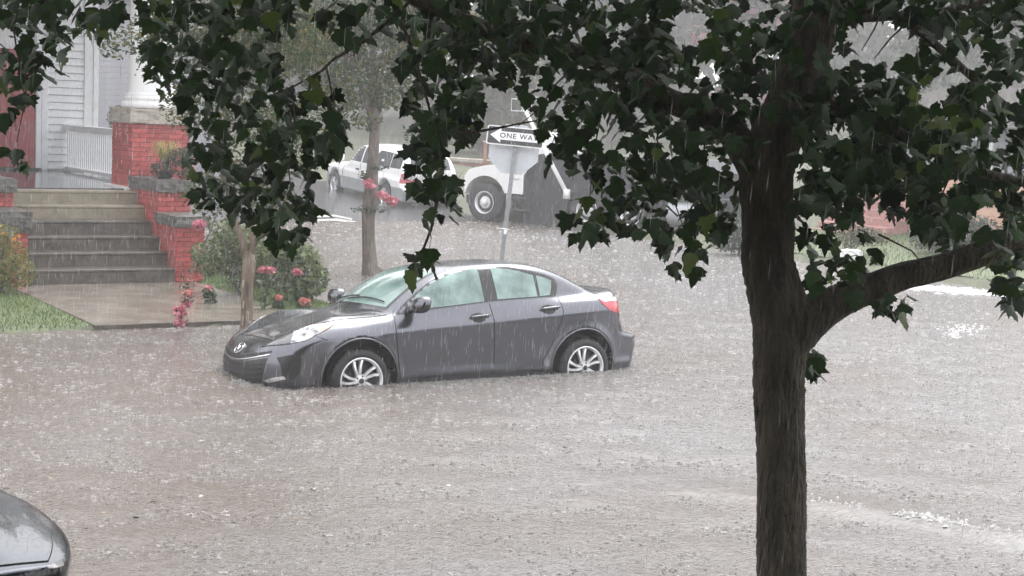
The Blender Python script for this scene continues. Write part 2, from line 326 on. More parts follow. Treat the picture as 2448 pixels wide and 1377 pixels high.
def make_wheel(parent, loc, side, R=.316, rim=.225, spokes=10, twist=.20, tilt=0, w=.205, disc=False):
    wh=bpy.data.objects.new('wheel',None); COL.objects.link(wh); wh.parent=parent; wh.location=loc; wh.rotation_euler=(0,tilt,0 if side<0 else math.pi)
    t=MB(); h=w/2                                                     # outer face towards -y
    t.lathe([(rim*.98,-h+.012),(rim+.008,-h+.002),(rim+.03,-h-.004),(R-.035,-h+.002),(R-.012,-h+.016),(R,-h+.045),(R,h-.045),(R-.012,h-.016),(rim,h)],56,'y')
    for k in range(44):                                              # tread blocks on the shoulder
        a=2*math.pi*k/44; ca,sa=math.cos(a),math.sin(a)
        t.box(-.010,-h+.02,R-.006,.010,-h+.06,R+.005,M=lambda x,y,z:(x*ca+z*sa,y,-x*sa+z*ca))
    t.build('tyre',M['rubber'],wh,40)
    r=MB()
    r.lathe([(rim*.90,-h+.035),(rim*.93,-h+.012),(rim*.985,-h+.000),(rim*1.03,-h+.002),(rim*1.035,-h+.012),(rim*.97,-h+.03),(rim*.93,h-.03)],56,'y')
    if disc:                                                        # pressed steel disc with hand holes and a ring of studs
        r.lathe([(rim*.92,-h+.05),(rim*.80,-h+.10),(rim*.62,-h+.115),(rim*.56,-h+.06),(rim*.34,-h+.05),(rim*.32,-h-.01),(rim*.20,-h-.03),(.001,-h-.03)],40,'y')
        for k in range(10): a=2*math.pi*k/10; r.lathe([(.0,-h+.02),(.016,-h+.02),(.018,-h+.06)],8,'y',(rim*.46*math.sin(a),0,rim*.46*math.cos(a)))
    for k in range(0 if disc else spokes):
        a0=2*math.pi*k/spokes+(.10 if k%2 else -.10); n=6; vs=[]
        for i in range(n+1):
            q=i/n; rr=.045+(rim*.95-.045)*q; a=a0+twist*q*q; hw=.0165-.002*q+.004*(q>.8); y=-h+.020-.018*math.sin(q*math.pi*.9)+.012*q
            rd=np.array([math.sin(a),0,math.cos(a)]); tg=np.array([math.cos(a),0,-math.sin(a)])
            for sgn,dy in ((-1,.012),(-.55,0),(.55,0),(1,.012),(1,.034),(-1,.034)):
                p=rd*rr+tg*hw*sgn; vs.append((p[0],y+dy,p[2]))
        fs=[]
        for i in range(n):
            for j in range(6):
                j2=(j+1)%6; fs.append((i*6+j,i*6+6+j,i*6+6+j2,i*6+j2))
        r.add(vs,fs)
    r.lathe([(.001,-h+.010),(.028,-h+.008),(.034,-h+.014),(.062,-h+.016),(.068,-h+.03),(.068,-h+.06)],28,'y')
    rm=r.build('rim',M['alloy'],wh,35)
    dk=MB(); dk.lathe([(.0,-h+.075),(rim*.93,-h+.075)],40,'y'); dk.lathe([(.06,-h+.06),(rim*.66,-h+.06),(rim*.66,-h+.075)],40,'y',mi=0)
    dk.build('brake_disc',M['alloy_dark'],wh,30)
    nm=MB()
    for k in range(5):
        a=2*math.pi*k/5+.3; nm.lathe([(.0,-h+.008),(.0085,-h+.008),(.0095,-h+.02)],8,'y',(.049*math.sin(a),0,.049*math.cos(a)))
    nm.lathe([(.0,-h+.003),(.026,-h+.004),(.0275,-h+.012)],20,'y'); nm.build('lug_nut',M['alloy_dark'],wh)
    return wh
def emblem_mb(w=.085,h=.068):
    mb=MB(); n=32; ring=[]
    for k in range(n):
        a=2*math.pi*k/n; ring.append((w*math.cos(a),h*math.sin(a)))
    vs=[];fs=[]
    for (x,z) in ring:
        for q,y in ((1.0,0),(1.0,-.008),(.84,-.008),(.84,0)): vs.append((x*q,y,z*q))
    for k in range(n):
        for j in range(4): fs.append((k*4+j,((k+1)%n)*4+j,((k+1)%n)*4+(j+1)%4,k*4+(j+1)%4))
    mb.add(vs,fs)
    # the winged stroke inside: two arms swooping to the ring and a dip in the middle
    pts=[(-.86,.10),(-.62,.42),(-.30,.30),(-.10,-.22),(0,-.30),(.10,-.22),(.30,.30),(.62,.42),(.86,.10)]
    pts=[(x*w,-.005,z*h) for x,z in pts]; mb.tube(pts,[.004,.008,.009,.009,.009,.009,.009,.008,.004],6)
    return mb
# ---------------------------------------------------------------- grey sedan
def build_sedan():
    S=CarShape(); K=.07
    root=thing('sedan','dark grey four-door sedan standing hub-deep in brown flood water beside the kerb','car',(-1.87457,15.54265,-.27-.056),(-K,0,PSI))
    P=M['paint_grey']; SD=(0,1,0); side_all=(-1,1)
    S.body('body',[P,M['dark']],root)
    DLO=[(.44,-.74,.957),(.52,-.70,1.023),(.586,-.69,1.075),(.72,-.66,1.168),(.855,-.635,1.250),(.99,-.606,1.312),(1.165,-.564,1.366),(1.345,-.55,1.397),(1.505,-.55,1.409),(1.61,-.56,1.411),(1.82,-.627,1.397),(2.013,-.659,1.362),(2.09,-.66,1.348),(2.258,-.667,1.309),(2.36,-.672,1.272),(2.394,-.69,1.243),(2.399,-.718,1.186),(2.364,-.751,1.111),(2.34,-.769,1.080),(2.115,-.787,1.072),(1.846,-.803,1.062),(1.586,-.807,1.052),(1.412,-.813,1.037),(.832,-.83,.988),(.44,-.77,.945)]
    FD=[(.681,-.69,1.122),(.80,-.68,1.194),(.917,-.66,1.254),(1.049,-.64,1.307),(1.171,-.62,1.343),(1.34,-.60,1.372),(1.437,-.62,1.380),(1.442,-.811,1.050),(1.152,-.818,1.026),(.834,-.825,1.004),(.60,-.808,.988)]
    RD=[(1.595,-.644,1.385),(1.80,-.662,1.371),(1.958,-.68,1.340),(2.10,-.691,1.303),(2.105,-.788,1.083),(1.812,-.802,1.074),(1.605,-.805,1.066)]
    Q=[(2.142,-.689,1.300),(2.245,-.692,1.275),(2.325,-.697,1.243),(2.305,-.735,1.167),(2.27,-.768,1.094),(2.138,-.782,1.085)]
    HL=[(-.845,-.40,.655),(-.81,-.478,.664),(-.748,-.606,.680),(-.672,-.70,.695),(-.552,-.778,.725),(-.477,-.784,.759),(-.40,-.783,.796),(-.317,-.774,.832),(-.225,-.742,.874),(-.35,-.70,.884),(-.46,-.645,.874),(-.58,-.575,.835),(-.70,-.48,.760),(-.79,-.41,.695)]
    HLd=(.45,.70,-.50)
    TL=[(2.865,-.806,1.040),(3.003,-.802,1.050),(3.09,-.76,1.052),(3.155,-.70,1.046),(3.225,-.68,1.00),(3.20,-.74,.90),(3.13,-.80,.884),(3.041,-.845,.894),(2.96,-.855,.922),(2.885,-.838,.992)]
    FOG=[(-.80,-.66,.565),(-.719,-.742,.590),(-.648,-.792,.600),(-.609,-.81,.578),(-.613,-.808,.486),(-.63,-.799,.414),(-.668,-.782,.363),(-.724,-.75,.355),(-.765,-.715,.378),(-.775,-.70,.487)]
    for sd in side_all:
        w=S.panel('window_trim',DLO,SD,M['black_gloss'],root,.002,.05,.01,sd)
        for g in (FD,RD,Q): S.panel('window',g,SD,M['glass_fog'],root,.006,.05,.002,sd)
        hl=S.panel('headlight',HL,HLd,M['lens'],root,.005,.025,.015,sd)
        for sub,nm,mt in ((HL[11-0:14]+HL[0:4],'inner_lens',M['lens_dark']),(HL[6:11],'turn_signal',M['lens_amber'])):
            S.panel(nm,sub,HLd,mt,hl,.008,.025,.002,sd)
        tl=S.panel('taillight',TL,(-.35,.9,0),M['lens_red'],root,.006,.03,.015,sd)
        S.panel('clear_strip',[TL[0],TL[1],TL[2],TL[3],(3.16,-.70,1.015),(3.0,-.80,1.015),(2.92,-.82,1.005)],(-.35,.9,0),M['lens_clear'],tl,.009,.03,.003,sd)
        S.panel('fog_pocket',FOG,(.55,.80,0),M['dark_trim'],root,.002,.03,.004,sd)
        # doors with their own skins, gaps round them
        D1=[(.40,-.8,.936),(.383,-.87,.78),(.41,-.87,.55),(.44,-.87,.31),(1.525,-.87,.31),(1.515,-.87,.60),(1.503,-.86,.82),(1.49,-.83,1.030),(1.15,-.83,1.003),(.83,-.83,.973)]
        D2=[(1.50,-.83,1.032),(1.513,-.86,.82),(1.525,-.87,.60),(1.535,-.87,.31),(2.10,-.87,.31),(2.128,-.87,.426),(2.222,-.87,.586),(2.314,-.87,.795),(2.358,-.86,.938),(2.357,-.80,1.064),(2.0,-.80,1.053)]
        for Dn,hx,hz in ((D1,1.345,.893),(D2,2.200,.951)):
            dr=S.panel('door',Dn,SD,P,root,.0025,.035,.01,sd)
            cup=[(hx-.125+.0,-.87,hz-.004),(hx-.08,-.87,hz+.036),(hx,-.87,hz+.047),(hx+.055,-.87,hz+.030),(hx+.06,-.87,hz-.03),(hx,-.87,hz-.052),(hx-.07,-.87,hz-.045)]
            S.panel('handle_cup',cup,SD,M['dark'],dr,.004,.025,.001,sd)
            hb=S.line([(hx-.115,-.87,hz-.004),(hx+.118,-.87,hz+.012)],SD,sd,.04,.026)
            mb=MB(); mb.tube(hb,[.007]+[.013]*(len(hb)-2)+[.011],8); mb.build('handle',P,dr,True)
        for ln in ([(.445,-.69,.985),(.40,-.8,.94),(.379,-.87,.78),(.405,-.87,.55),(.435,-.87,.30)],[(1.496,-.83,1.032),(1.509,-.86,.82),(1.520,-.87,.60),(1.530,-.87,.30)],
                   [(2.362,-.80,1.064),(2.364,-.86,.938),(2.320,-.87,.795),(2.228,-.87,.586),(2.134,-.87,.426),(2.105,-.87,.30)],[(2.78,-.86,.81),(2.765,-.86,.70)]): g=MB(); S.gap(g,ln,SD,sd); g.build('door_gap',M['dark'],root)
        g=MB(); S.gap(g,[(-.44,-.80,.765),(-.40,-.83,.745),(-.345,-.85,.728)],SD,sd,.004); g.build('bumper_gap',M['dark'],root); g=MB()
        S.gap(g,[(-.74,-.44,1),(-.62,-.56,1),(-.46,-.65,1),(-.25,-.69,1),(.1,-.70,1),(.36,-.70,1)],(0,0,-1),sd,.0045)
        g.build('hood_gap',M['dark'],root)
        lip=S.panel('bumper_lip',[(-.875,-.50,.335),(-.819,-.63,.372),(-.753,-.727,.390),(-.735,-.74,.362),(-.80,-.657,.338),(-.841,-.573,.315)],(.75,.66,0),M['chrome'],root,.006,.03,.004,sd)
        # door mirror
        mb=MB(); cx_,cy_,cz_=.60,-.985,1.055; nv,nu=14,20; vs=[]
        for i in range(nv+1):
            ph=math.pi*i/nv-math.pi/2
            for j in range(nu):
                th=2*math.pi*j/nu; e=lambda q:math.copysign(abs(q)**.75,q)
                x=.075*e(math.cos(ph))*e(math.cos(th)); y=.125*e(math.cos(ph))*e(math.sin(th)); z=.085*e(math.sin(ph))
                vs.append((cx_+x+(.02*z/.085),(cy_+y)*sd,cz_+z-.10*(y+.1)*.5))
        fs=[(i*nu+j,i*nu+(j+1)%nu,(i+1)*nu+(j+1)%nu,(i+1)*nu+j) for i in range(nv) for j in range(nu)]
        if sd<0: fs=[f[::-1] for f in fs]
        mids=[1 if sum(vs[k][2] for k in f)/4<cz_-.012 else 0 for f in fs]
        mb.add(vs,fs); mb.mi=mids
        mr=mb.build('mirror',[P,M['black_gloss']],root,True)
        am=MB(); am.tube([(.54,-.79*sd,.985),(.56,-.86*sd,.992),(.58,-.93*sd,1.01)],[.035,.030,.028],8); am.build('mirror_arm',M['black_gloss'],mr,True)
        # arch lips
        for xc in S.axles:
            al=MB(); pts=[]
            for k in range(41):
                a=math.radians(-22+224*k/40); pts.append((xc+S.arch_r*1.012*math.cos(a),-.87,S.arch_z+S.arch_r*1.012*math.sin(a)))
            H=S.line(pts,SD,sd,.05,-.004); al.tube(H,.012,6); al.build('wheel_arch_lip',P,root,True)
        for xc in S.axles: make_wheel(root,(xc,-.775*sd,.316),-sd)
    # windscreen, rear window
    ws=[]; 
    for y in np.linspace(-.585,.585,15): ws.append((.275+.15*(y/.62)**2,y,1.3))
    for y in np.linspace(.50,-.50,13): ws.append((.985-.02+.10*(y/.6)**2*.3,y,1.5))
    S.panel('windshield_trim',[(x-.02 if i<15 else x+.012,y*1.05,z) for i,(x,y,z) in enumerate(ws)],(0,0,-1),M['black_gloss'],root,.002,.06,.01)
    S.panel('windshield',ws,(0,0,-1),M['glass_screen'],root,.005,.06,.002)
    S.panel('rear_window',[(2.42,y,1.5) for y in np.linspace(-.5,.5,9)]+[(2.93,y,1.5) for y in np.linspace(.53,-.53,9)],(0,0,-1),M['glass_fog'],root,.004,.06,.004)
    g=MB(); S.gap(g,[(-.735,y,1.) for y in np.linspace(-.44,.44,12)],(0,0,-1)); g.build('hood_gap',M['dark'],root); g=MB(); S.gap(g,[(3.02,y,1.4) for y in np.linspace(-.6,.6,10)],(0,0,-1)); g.build('trunk_gap',M['dark'],root)
    for a,b_ in (((.30,.05),(.43,-.52)),((.30,.50),(.36,-.10))):
        H=S.line([(a[0],a[1],1.3),(b_[0],b_[1],1.3)],(0,0,-1),1,.05,.02); wb=MB(); wb.tube(H,.008,5); wb.build('wiper',M['dark'],root)
    # front face: slot, lower grille, emblem
    sl=[(-1,y,.520+.082*(abs(y)/.57)**1.6) for y in np.linspace(-.57,.57,15)]+[(-1,y,.556+.066*(abs(y)/.57)**1.6) for y in np.linspace(.575,-.575,15)]
    S.panel('upper_grille',sl,(1,0,0),M['dark'],root,.003,.035,.002)
    ch=S.line([(-1.2,y,.508+.078*(abs(y)/.57)**1.6) for y in np.linspace(-.57,.57,24)],(1,0,0),1,.06,.002); mb=MB(); mb.tube(ch,.010,6); mb.build('grille_trim',M['chrome'],root,True)
    lg=[(-1,y,.488+.070*(abs(y)/.57)**1.6) for y in np.linspace(-.565,.565,13)]+[(-1,.54,.45),(-1,.46,.30),(-1,.22,.285),(-1,-.22,.285),(-1,-.46,.30),(-1,-.54,.45)]
    gr=S.panel('lower_grille',lg,(1,0,0),M['dark_trim'],root,.003,.04,.002)
    for zz in (.33,.375,.42,.465):
        H=S.line([(-1.2,y,zz+.03*(abs(y)/.5)**2) for y in np.linspace(-.5,.5,16)],(1,0,0),1,.07,.006); mb=MB(); mb.tube(H,.006,5); mb.build('grille_bar',M['dark'],gr,True)
    H,_=S.cast(np.array([[-1.6,0,.612]]),np.array([1.,0,0])); nrm=S.normal(H)[0]
    em=emblem_mb(.088,.070).build('emblem',M['chrome'],root,True); em.location=H[0]+nrm*.002
    em.rotation_euler=(-math.atan2(nrm[2],-nrm[0]),0,-math.pi/2)
    return root,S
# ---------------------------------------------------------------- white pickup with a canopy
class PickupShape(CarShape):
    top=Spl([(-1.0,.80),(-.8,.93),(-.5,1.00),(0,1.06),(.5,1.11),(.9,1.14),(2,1.16),(4.5,1.16)])
    plan=Spl([(-1.0,.80),(-.6,.86),(0,.895),(2,.905),(3.6,.905),(4.2,.89),(4.5,.88)])
    roof=Spl([(-.2,-.6),(.2,.75),(.5,1.02),(.75,1.26),(1.0,1.49),(1.2,1.62),(1.5,1.69),(2.0,1.71),(2.6,1.70),(3.6,1.66),(4.05,1.60),(4.22,1.45),(4.32,1.15),(4.4,.6),(4.5,-.6)])
    rear_face=Spl([(.2,4.36),(.45,4.42),(.66,4.42),(.70,4.34),(1.2,4.32),(1.4,4.3)])
    front_face=Spl([(.2,-.80),(.4,-.88),(.6,-.90),(.8,-.86),(.95,-.78),(1.1,-.6)])
    ridge=.0; tuck=.05; crease=(.86,.0); base=.845; belt=1.14; tumble=.26; axles=(0,3.3); arch_r=.435; arch_z=.40; zb=.30; bow=(.16,.05); rbow=(.10,.03); x_axis=(-.35,4.0); z_axis=.75; taper=(.05,.03)
def build_pickup(loc, rz):
    S=PickupShape(); root=thing('pickup_truck','white pickup truck with a white canopy and grey lower trim behind the slim tree trunk','pickup',loc,(math.radians(2.0),0,0)); root.rotation_euler=(0,math.radians(2.6),rz)
    P=M['paint_white']
    S.body('body',[P,M['dark'],M['clad_grey']],root,nx=150,na=150,nc=26,mi_fn=lambda c:np.where(c[:,2]<.66,2,0))
    for sd in (1,-1):
        for w in ([(.72,-.8,1.17),(.95,-.78,1.40),(1.20,-.76,1.58),(1.62,-.75,1.61),(1.62,-.8,1.16)],[(1.70,-.8,1.16),(1.70,-.75,1.61),(2.22,-.75,1.61),(2.22,-.8,1.16)],
                  [(2.50,-.8,1.17),(2.53,-.75,1.50),(2.62,-.75,1.58),(3.35,-.75,1.57),(3.35,-.8,1.17)],[(3.39,-.8,1.17),(3.39,-.75,1.57),(3.95,-.75,1.55),(4.02,-.75,1.48),(4.0,-.8,1.18)]):
            S.panel('window',w,(0,1,0),M['glass_dark'],root,.004,.08,.006,sd)
        S.panel('sticker',[(2.78,-.8,1.33),(2.84,-.8,1.36),(2.92,-.8,1.36),(2.97,-.8,1.33),(2.92,-.8,1.295),(2.84,-.8,1.295)],(0,1,0),M['sign_white'],root,.008,.06,.001,sd)
        S.panel('taillight',[(4.13,-.9,.80),(4.16,-.9,1.06),(4.32,-.86,1.08),(4.34,-.84,.80)],(-.3,1,0),M['lens_red'],root,.006,.05,.006,sd)
        S.panel('taillight_lens',[(4.13,-.9,.745),(4.13,-.9,.79),(4.34,-.84,.79),(4.34,-.84,.745)],(-.3,1,0),M['lens_clear'],root,.006,.05,.006,sd)
        
        for ln in ([(.62,-.9,1.12),(.60,-.9,.70)],[(1.66,-.9,1.14),(1.66,-.9,.70)],[(2.32,-.9,1.66),(2.34,-.9,.80)]): g=MB(); S.gap(g,ln,(0,1,0),sd,.008); g.build('door_gap',M['dark'],root)
        h=S.line([(1.42,-.95,.95),(1.58,-.95,.95)],(0,1,0),sd,.05,.02); mb=MB(); mb.tube(h,.028,6); mb.build('handle',M['dark_trim'],root,True)
        mb=MB(); mb.cbox(.62,-1.13*sd if sd>0 else .93,1.12,.74,-.93*sd if sd>0 else 1.13,1.32,.03); mb.build('mirror',P,root,40)
        for xc in S.axles: make_wheel(root,(xc,-.80*sd,.36),-sd,R=.36,rim=.23,spokes=8,twist=0)
    S.panel('rear_window',[(4.5,y,z) for y,z in ((-.62,1.2),(-.58,1.52),(.58,1.52),(.62,1.2))],(-1,0,0),M['glass_dark'],root,.004,.08,.006)
    mb=MB(); mb.cbox(4.36,-.84,.50,4.54,.84,.66,.03); mb.build('bumper',M['chrome'],root,40)
    return root
# ---------------------------------------------------------------- heavy truck on the far side of the cross street
def build_truck(loc, rz):
    root=thing('heavy_truck','white-cabbed heavy truck with a dark body standing in the water behind the one way sign','truck',loc,(0,0,rz))
    Pw=M['paint_white']; D=M['truck_dark']
    mb=MB(); mb.cbox(.2,-.55,.75,8.2,-.35,1.0,.02); mb.cbox(.2,.35,.75,8.2,.55,1.0,.02); mb.cbox(-.78,-.9,.45,-.66,.9,.70,.03); mb.build('chassis',D,root,30)
    # hood: sloping, with a wheel arch cut
    prof=[(-.66,.95),(-.66,1.18),(-.52,1.36),(-.30,1.42),(.05,1.50),(.62,1.56),(.62,.80)]
    prof+=[(.64*math.cos(math.radians(a)),.62+.60*math.sin(math.radians(a))) for a in range(20,171,15)]; mb=MB()
    n=len(prof); vs=[(x,y,z) for y in (-1.16,1.16) for x,z in prof]; mb.add(vs,[tuple(range(n)),tuple(range(2*n-1,n-1,-1))]+[(i,i+n,(i+1)%n+n,(i+1)%n) for i in range(n)])
    mb.build('hood',Pw,root)
    mb=MB(); mb.cbox(-.72,-.75,.75,-.65,.75,1.3,.02); mb.build('grille',M['chrome'],root,30)
    # cab with pillars and windows
    mb=MB(); cab=[(.64,.80),(.64,1.66),(.74,2.30),(.84,2.40),(1.50,2.40),(1.55,2.3),(1.55,1.70),(1.20,1.30),(1.20,.80)]; n=len(cab)
    vs=[(x,y*(1 if z<1.8 else .93),z) for y in (-1.18,1.18) for x,z in cab]; mb.add(vs,[tuple(range(n)),tuple(range(2*n-1,n-1,-1))]+[(i,i+n,(i+1)%n+n,(i+1)%n) for i in range(n)]); mb.build('cab',Pw,root)
    for sd in (-1,1):
        mb=MB(); q=[(.78,1.74),(.88,2.26),(1.42,2.26),(1.42,1.74)]; mb.add([(x,sd*(1.187 if z<1.9 else 1.108),z) for x,z in q]+[(x,sd*1.0,z) for x,z in q],[(0,1,2,3),(0,4,5,1),(1,5,6,2),(2,6,7,3),(3,7,4,0)]); mb.build('window',M['glass_dark'],root)
        mb=MB(); mb.tube([(.72,sd*1.17,1.75),(.66,sd*1.36,1.8),(.66,sd*1.36,2.2),(.74,sd*1.12,2.2)],.02,6); mb.cbox(.62,min(sd*1.26,sd*1.46),1.8,.70,max(sd*1.26,sd*1.46),2.15,.03); mb.build('mirror',Pw,root,30)
        mb=MB(); mb.tube([(.90,sd*1.205,1.2),(1.06,sd*1.205,1.2)],.02,6); mb.build('handle',M['chrome'],root,True)
        mb=MB(); mb.cbox(.72,min(sd*.78,sd*1.2),.66,1.25,max(sd*.78,sd*1.2),.74,.015); mb.cbox(.70,min(sd*.80,sd*1.24),.36,1.4,max(sd*.80,sd*1.24),.42,.015); mb.cbox(.74,sd*1.0-.03,.4,.80,sd*1.0+.03,.70,.01); mb.build('step',D,root)
        mb=MB(); mb.lathe([(.0,-.55),(.30,-.55),(.32,-.5),(.32,.5),(.30,.55),(0,.55)],24,'x',(5.9,sd*.92,.62)); mb.build('fuel_tank',M['alu_back'],root,40)
        for xc,ww in ((0,.30),(3.10,.50),(4.35,.50)):
            make_wheel(root,(xc,sd*(1.02 if xc==0 else .92),.52),sd,R=.52,rim=.29,w=ww,disc=True)
    mb=MB(); mb.add([(.66,-.98,1.74),(.66,.98,1.74),(.74,.9,2.28),(.74,-.9,2.28),(.61,-.98,1.74),(.61,.98,1.74),(.69,.9,2.30),(.69,-.9,2.30)],[(4,5,6,7),(0,1,5,4),(2,3,7,6),(1,2,6,5),(3,0,4,7)]); mb.build('windshield',M['glass_dark'],root)
    # dark body with ribs
    mb=MB(); body=[(1.24,.04),(1.24,1.20),(1.36,1.62),(1.62,1.84),(2.0,1.90),(6.2,1.90),(6.5,1.6),(6.4,.95),(2.58,.95),(2.50,.04)]; n=len(body)
    ys_=[(-1.02,.80),(-1.15,.93),(-1.2,1.0),(1.2,1.0),(1.15,.93),(1.02,.80)]; cx0,cz0=3.9,.95
    vs=[(cx0+(x-cx0)*(1-(1-q)*.25),y,cz0+(z-cz0)*q if z>cz0 else z) for y,q in ys_ for x,z in body]; fs=[tuple(range(n)),tuple(range(6*n-1,5*n-1,-1))]
    for k in range(5): fs+=[(k*n+i,k*n+n+i,k*n+n+(i+1)%n,k*n+(i+1)%n) for i in range(n)]
    mb.add(vs,fs); mb.build('dark_body',D,root)
    for k in range(6):
        x=1.75+k*.78
        for sd in (-1,1): mb=MB(); mb.cbox(x,min(sd*1.2,sd*1.26),1.0,x+.08,max(sd*1.2,sd*1.26),1.84,.01); mb.build('body_rib',D,root)
    mb=MB(); mb.cbox(6.3,-1.2,.35,6.45,1.2,.55,.02); mb.build('bumper',D,root)
    bm=MB(); bm.tube([(2.62,-1.36,.92),(1.95,-1.36,1.90),(1.22,-1.30,2.98)],[.06,.055,.045],8); bm.build('boom',Pw,root,True)
    bk=MB(); X0,X1,Z0,Z1=.95,1.55,2.92,3.22
    for y in (-1.5,-1.0): bk.tube([(X0,y,Z0),(X1,y,Z0),(X1,y,Z1),(X0,y,Z1),(X0,y,Z0)],.011,6)
    for x in (X0,X1):
        for z in (Z0,Z1): bk.tube([(x,-1.5,z),(x,-1.0,z)],.011,6)
    bk.build('basket_frame',Pw,root,True)
    bk=MB(); bk.tube([(2.62,-1.36,.78),(2.62,-1.36,1.02)],.09,10); bk.build('boom_joint',Pw,root,True)
    return root
M['truck_dark']=mat('truck_dark',(.03,.03,.038),.45,var=.25,scale=4)
# ---------------------------------------------------------------- corner of the dark blue car, bottom left
class DeckShape(CarShape):
    top=Spl([(-1.1,.57),(-.95,.64),(-.8,.70),(-.6,.762),(-.3,.842),(0,.905),(.3,.955),(.6,.99),(1.2,1.04),(2.0,1.06),(2.6,1.085),(2.9,1.09),(3.15,1.086),(3.3,1.075),(3.5,1.03)])
    rear_face=Spl([(.1,3.22),(.3,3.26),(.6,3.32),(.85,3.39),(1.0,3.425),(1.06,3.43),(1.3,3.40)])
    bow=(.30,.17); ridge=.03; upper=.04; ktop=.022; kend=.022; tuck=.20; crease=(1.0,.0)
    plan=Spl([(-1.1,.77),(-.8,.80),(-.6,.825),(-.3,.858),(0,.872),(.5,.874),(1.3,.877),(2.2,.868),(2.64,.84),(3.0,.80),(3.3,.765),(3.6,.73)])
def build_deck_car():
    S=DeckShape(); P=M['paint_blue']
    cx,cy=on(172,1334,.73)[:2]; lx,ly=3.315,-.742
    loc=(cx-(lx*CS-ly*SN), cy-(lx*SN+ly*CS), -.335)
    root=thing('parked_car','dark blue car of which only the wet rear corner shows at the bottom left','car',loc,(0,0,PSI))
    S.body('body',[P,M['dark']],root,nx=200,na=260,nc=50)
    SD=(0,1,0)
    for sd in (1,-1):
        S.panel('taillight',[(3.10,-.76,.90),(3.10,-.77,1.035),(3.26,-.745,1.045),(3.33,-.70,1.045),(3.38,-.60,1.04),(3.36,-.62,.90)],(-.5,.85,0),M['black_gloss'],root,.006,.03,.01,sd)
        for w in ([(.68,-.7,1.12),(.95,-.66,1.27),(1.2,-.62,1.35),(1.45,-.62,1.38),(1.45,-.8,1.05),(.62,-.8,.99)],[(1.55,-.62,1.38),(1.9,-.66,1.35),(2.15,-.7,1.28),(2.2,-.78,1.09),(1.55,-.8,1.06)]):
            S.panel('window',w,SD,M['glass_dark'],root,.004,.06,.004,sd)
        for xc in S.axles: make_wheel(root,(xc,-.775*sd,.316),-sd)
    S.panel('rear_window',[(2.40,y,1.5) for y in np.linspace(-.5,.5,9)]+[(2.86,y,1.5) for y in np.linspace(.53,-.53,9)],(0,0,-1),M['glass_dark'],root,.004,.06,.004)
    S.panel('windshield',[(.30+.15*(y/.62)**2,y,1.3) for y in np.linspace(-.57,.57,9)]+[(.96,y,1.5) for y in np.linspace(.50,-.50,9)],(0,0,-1),M['glass_dark'],root,.004,.06,.004)
    lid=[(2.80,y,1.4) for y in np.linspace(-.72,.72,9)]+[(3.43-.17*(abs(y)/.8)**2.6-.085,y,1.4) for y in np.linspace(.70,-.70,25)]
    S.panel('trunk_lid',lid,(0,0,-1),P,root,.005,.035,.012)
    g=MB(); S.gap(g,lid+[lid[0]],(0,0,-1),1,.005); S.gap(g,[(2.6,-.86,.98),(2.95,-.84,.98),(3.1,-.80,.98)],SD,1,.006); g.build('lid_gap',M['dark'],root)
    mb=MB(); mb.cbox(3.425,-.26,.62,3.437,.26,.76,.004); mb.build('number_plate',M['sign_white'],root)
    return root,loc
# ================================================================ the setting
def sstep(x,a,b): t=np.clip((x-a)/(b-a),0,1); return t*t*(3-2*t)
def height(x,y):
    a=(x-HO[0])*CS+(y-HO[1])*SN; b=-(x-HO[0])*SN+(y-HO[1])*CS
    road=-.30+(np.clip(-.06+.05*(b-15.5),-.30,1.6)+.30)*sstep(a,4,6); h=np.maximum(-.30,road)
    bank=.10+.085*np.clip(a-16.2,0,34); h=np.maximum(h*1.0,-.3); w=sstep(a,15.75,16.5)*sstep(b,-3.5,-1.5); h=h*(1-w)+np.maximum(bank,h+.1)*w
    w=sstep(b,-.20,.02)*(1-sstep(a,3.5,4.2)); h=h*(1-w)+(.045+.0022*np.clip(b,0,30))*w
    w=1-sstep(y,6.0,7.6); h=h*(1-w)+.22*w
    return h+.05*np.clip(y-85,0,80)+.03*np.clip(-x-30,0,60)
xs=np.concatenate([np.arange(-90,-16,4),np.arange(-16,26,.4),np.arange(26,95,4)]); ys=np.concatenate([np.arange(-8,6,1),np.arange(6,48,.35),np.arange(48,170,3)])
X,Y=np.meshgrid(xs,ys,indexing='ij'); Z=height(X,Y); nx_,ny_=X.shape
I,J=np.meshgrid(np.arange(nx_-1),np.arange(ny_-1),indexing='ij'); Fq=np.stack([I*ny_+J,(I+1)*ny_+J,(I+1)*ny_+J+1,I*ny_+J+1],-1).reshape(-1,4)
M['ground']=mat('ground',(.05,.048,.03),.7,col2=(.085,.10,.04),scale=.8,bump=.4,bscale=12)
tag(link('ground',np_mesh('ground',np.stack([X,Y,Z],-1).reshape(-1,3),Fq,M['ground'],smooth=True)),kind='structure')
# --- wet road of the cross street, just proud of the ground
av=np.arange(6.0,15.9,.45); bv=np.arange(10,60,.6); A,B=np.meshgrid(av,bv,indexing='ij'); x=HO[0]+A*CS-B*SN; y=HO[1]+A*SN+B*CS
zr=np.clip(-.06+.05*(B-15.5),-.30,1.6)+.012; n0,n1=A.shape; I,J=np.meshgrid(np.arange(n0-1),np.arange(n1-1),indexing='ij')
M['asphalt']=mat('asphalt',(.075,.075,.08),.16,col2=(.11,.108,.11),scale=1.5,bump=.25,bscale=40,rvar=.1,bdist=.01)
tag(link('road',np_mesh('road',np.stack([x,y,zr],-1).reshape(-1,3),np.stack([I*n1+J,(I+1)*n1+J,(I+1)*n1+J+1,I*n1+J+1],-1).reshape(-1,4),M['asphalt'],smooth=True)),kind='structure')
def zroad(b): return float(np.clip(-.06+.05*(b-15.5),-.30,1.6))+.012
M['road_paint']=mat('road_paint',(.45,.45,.44),.3,var=.12,scale=6)
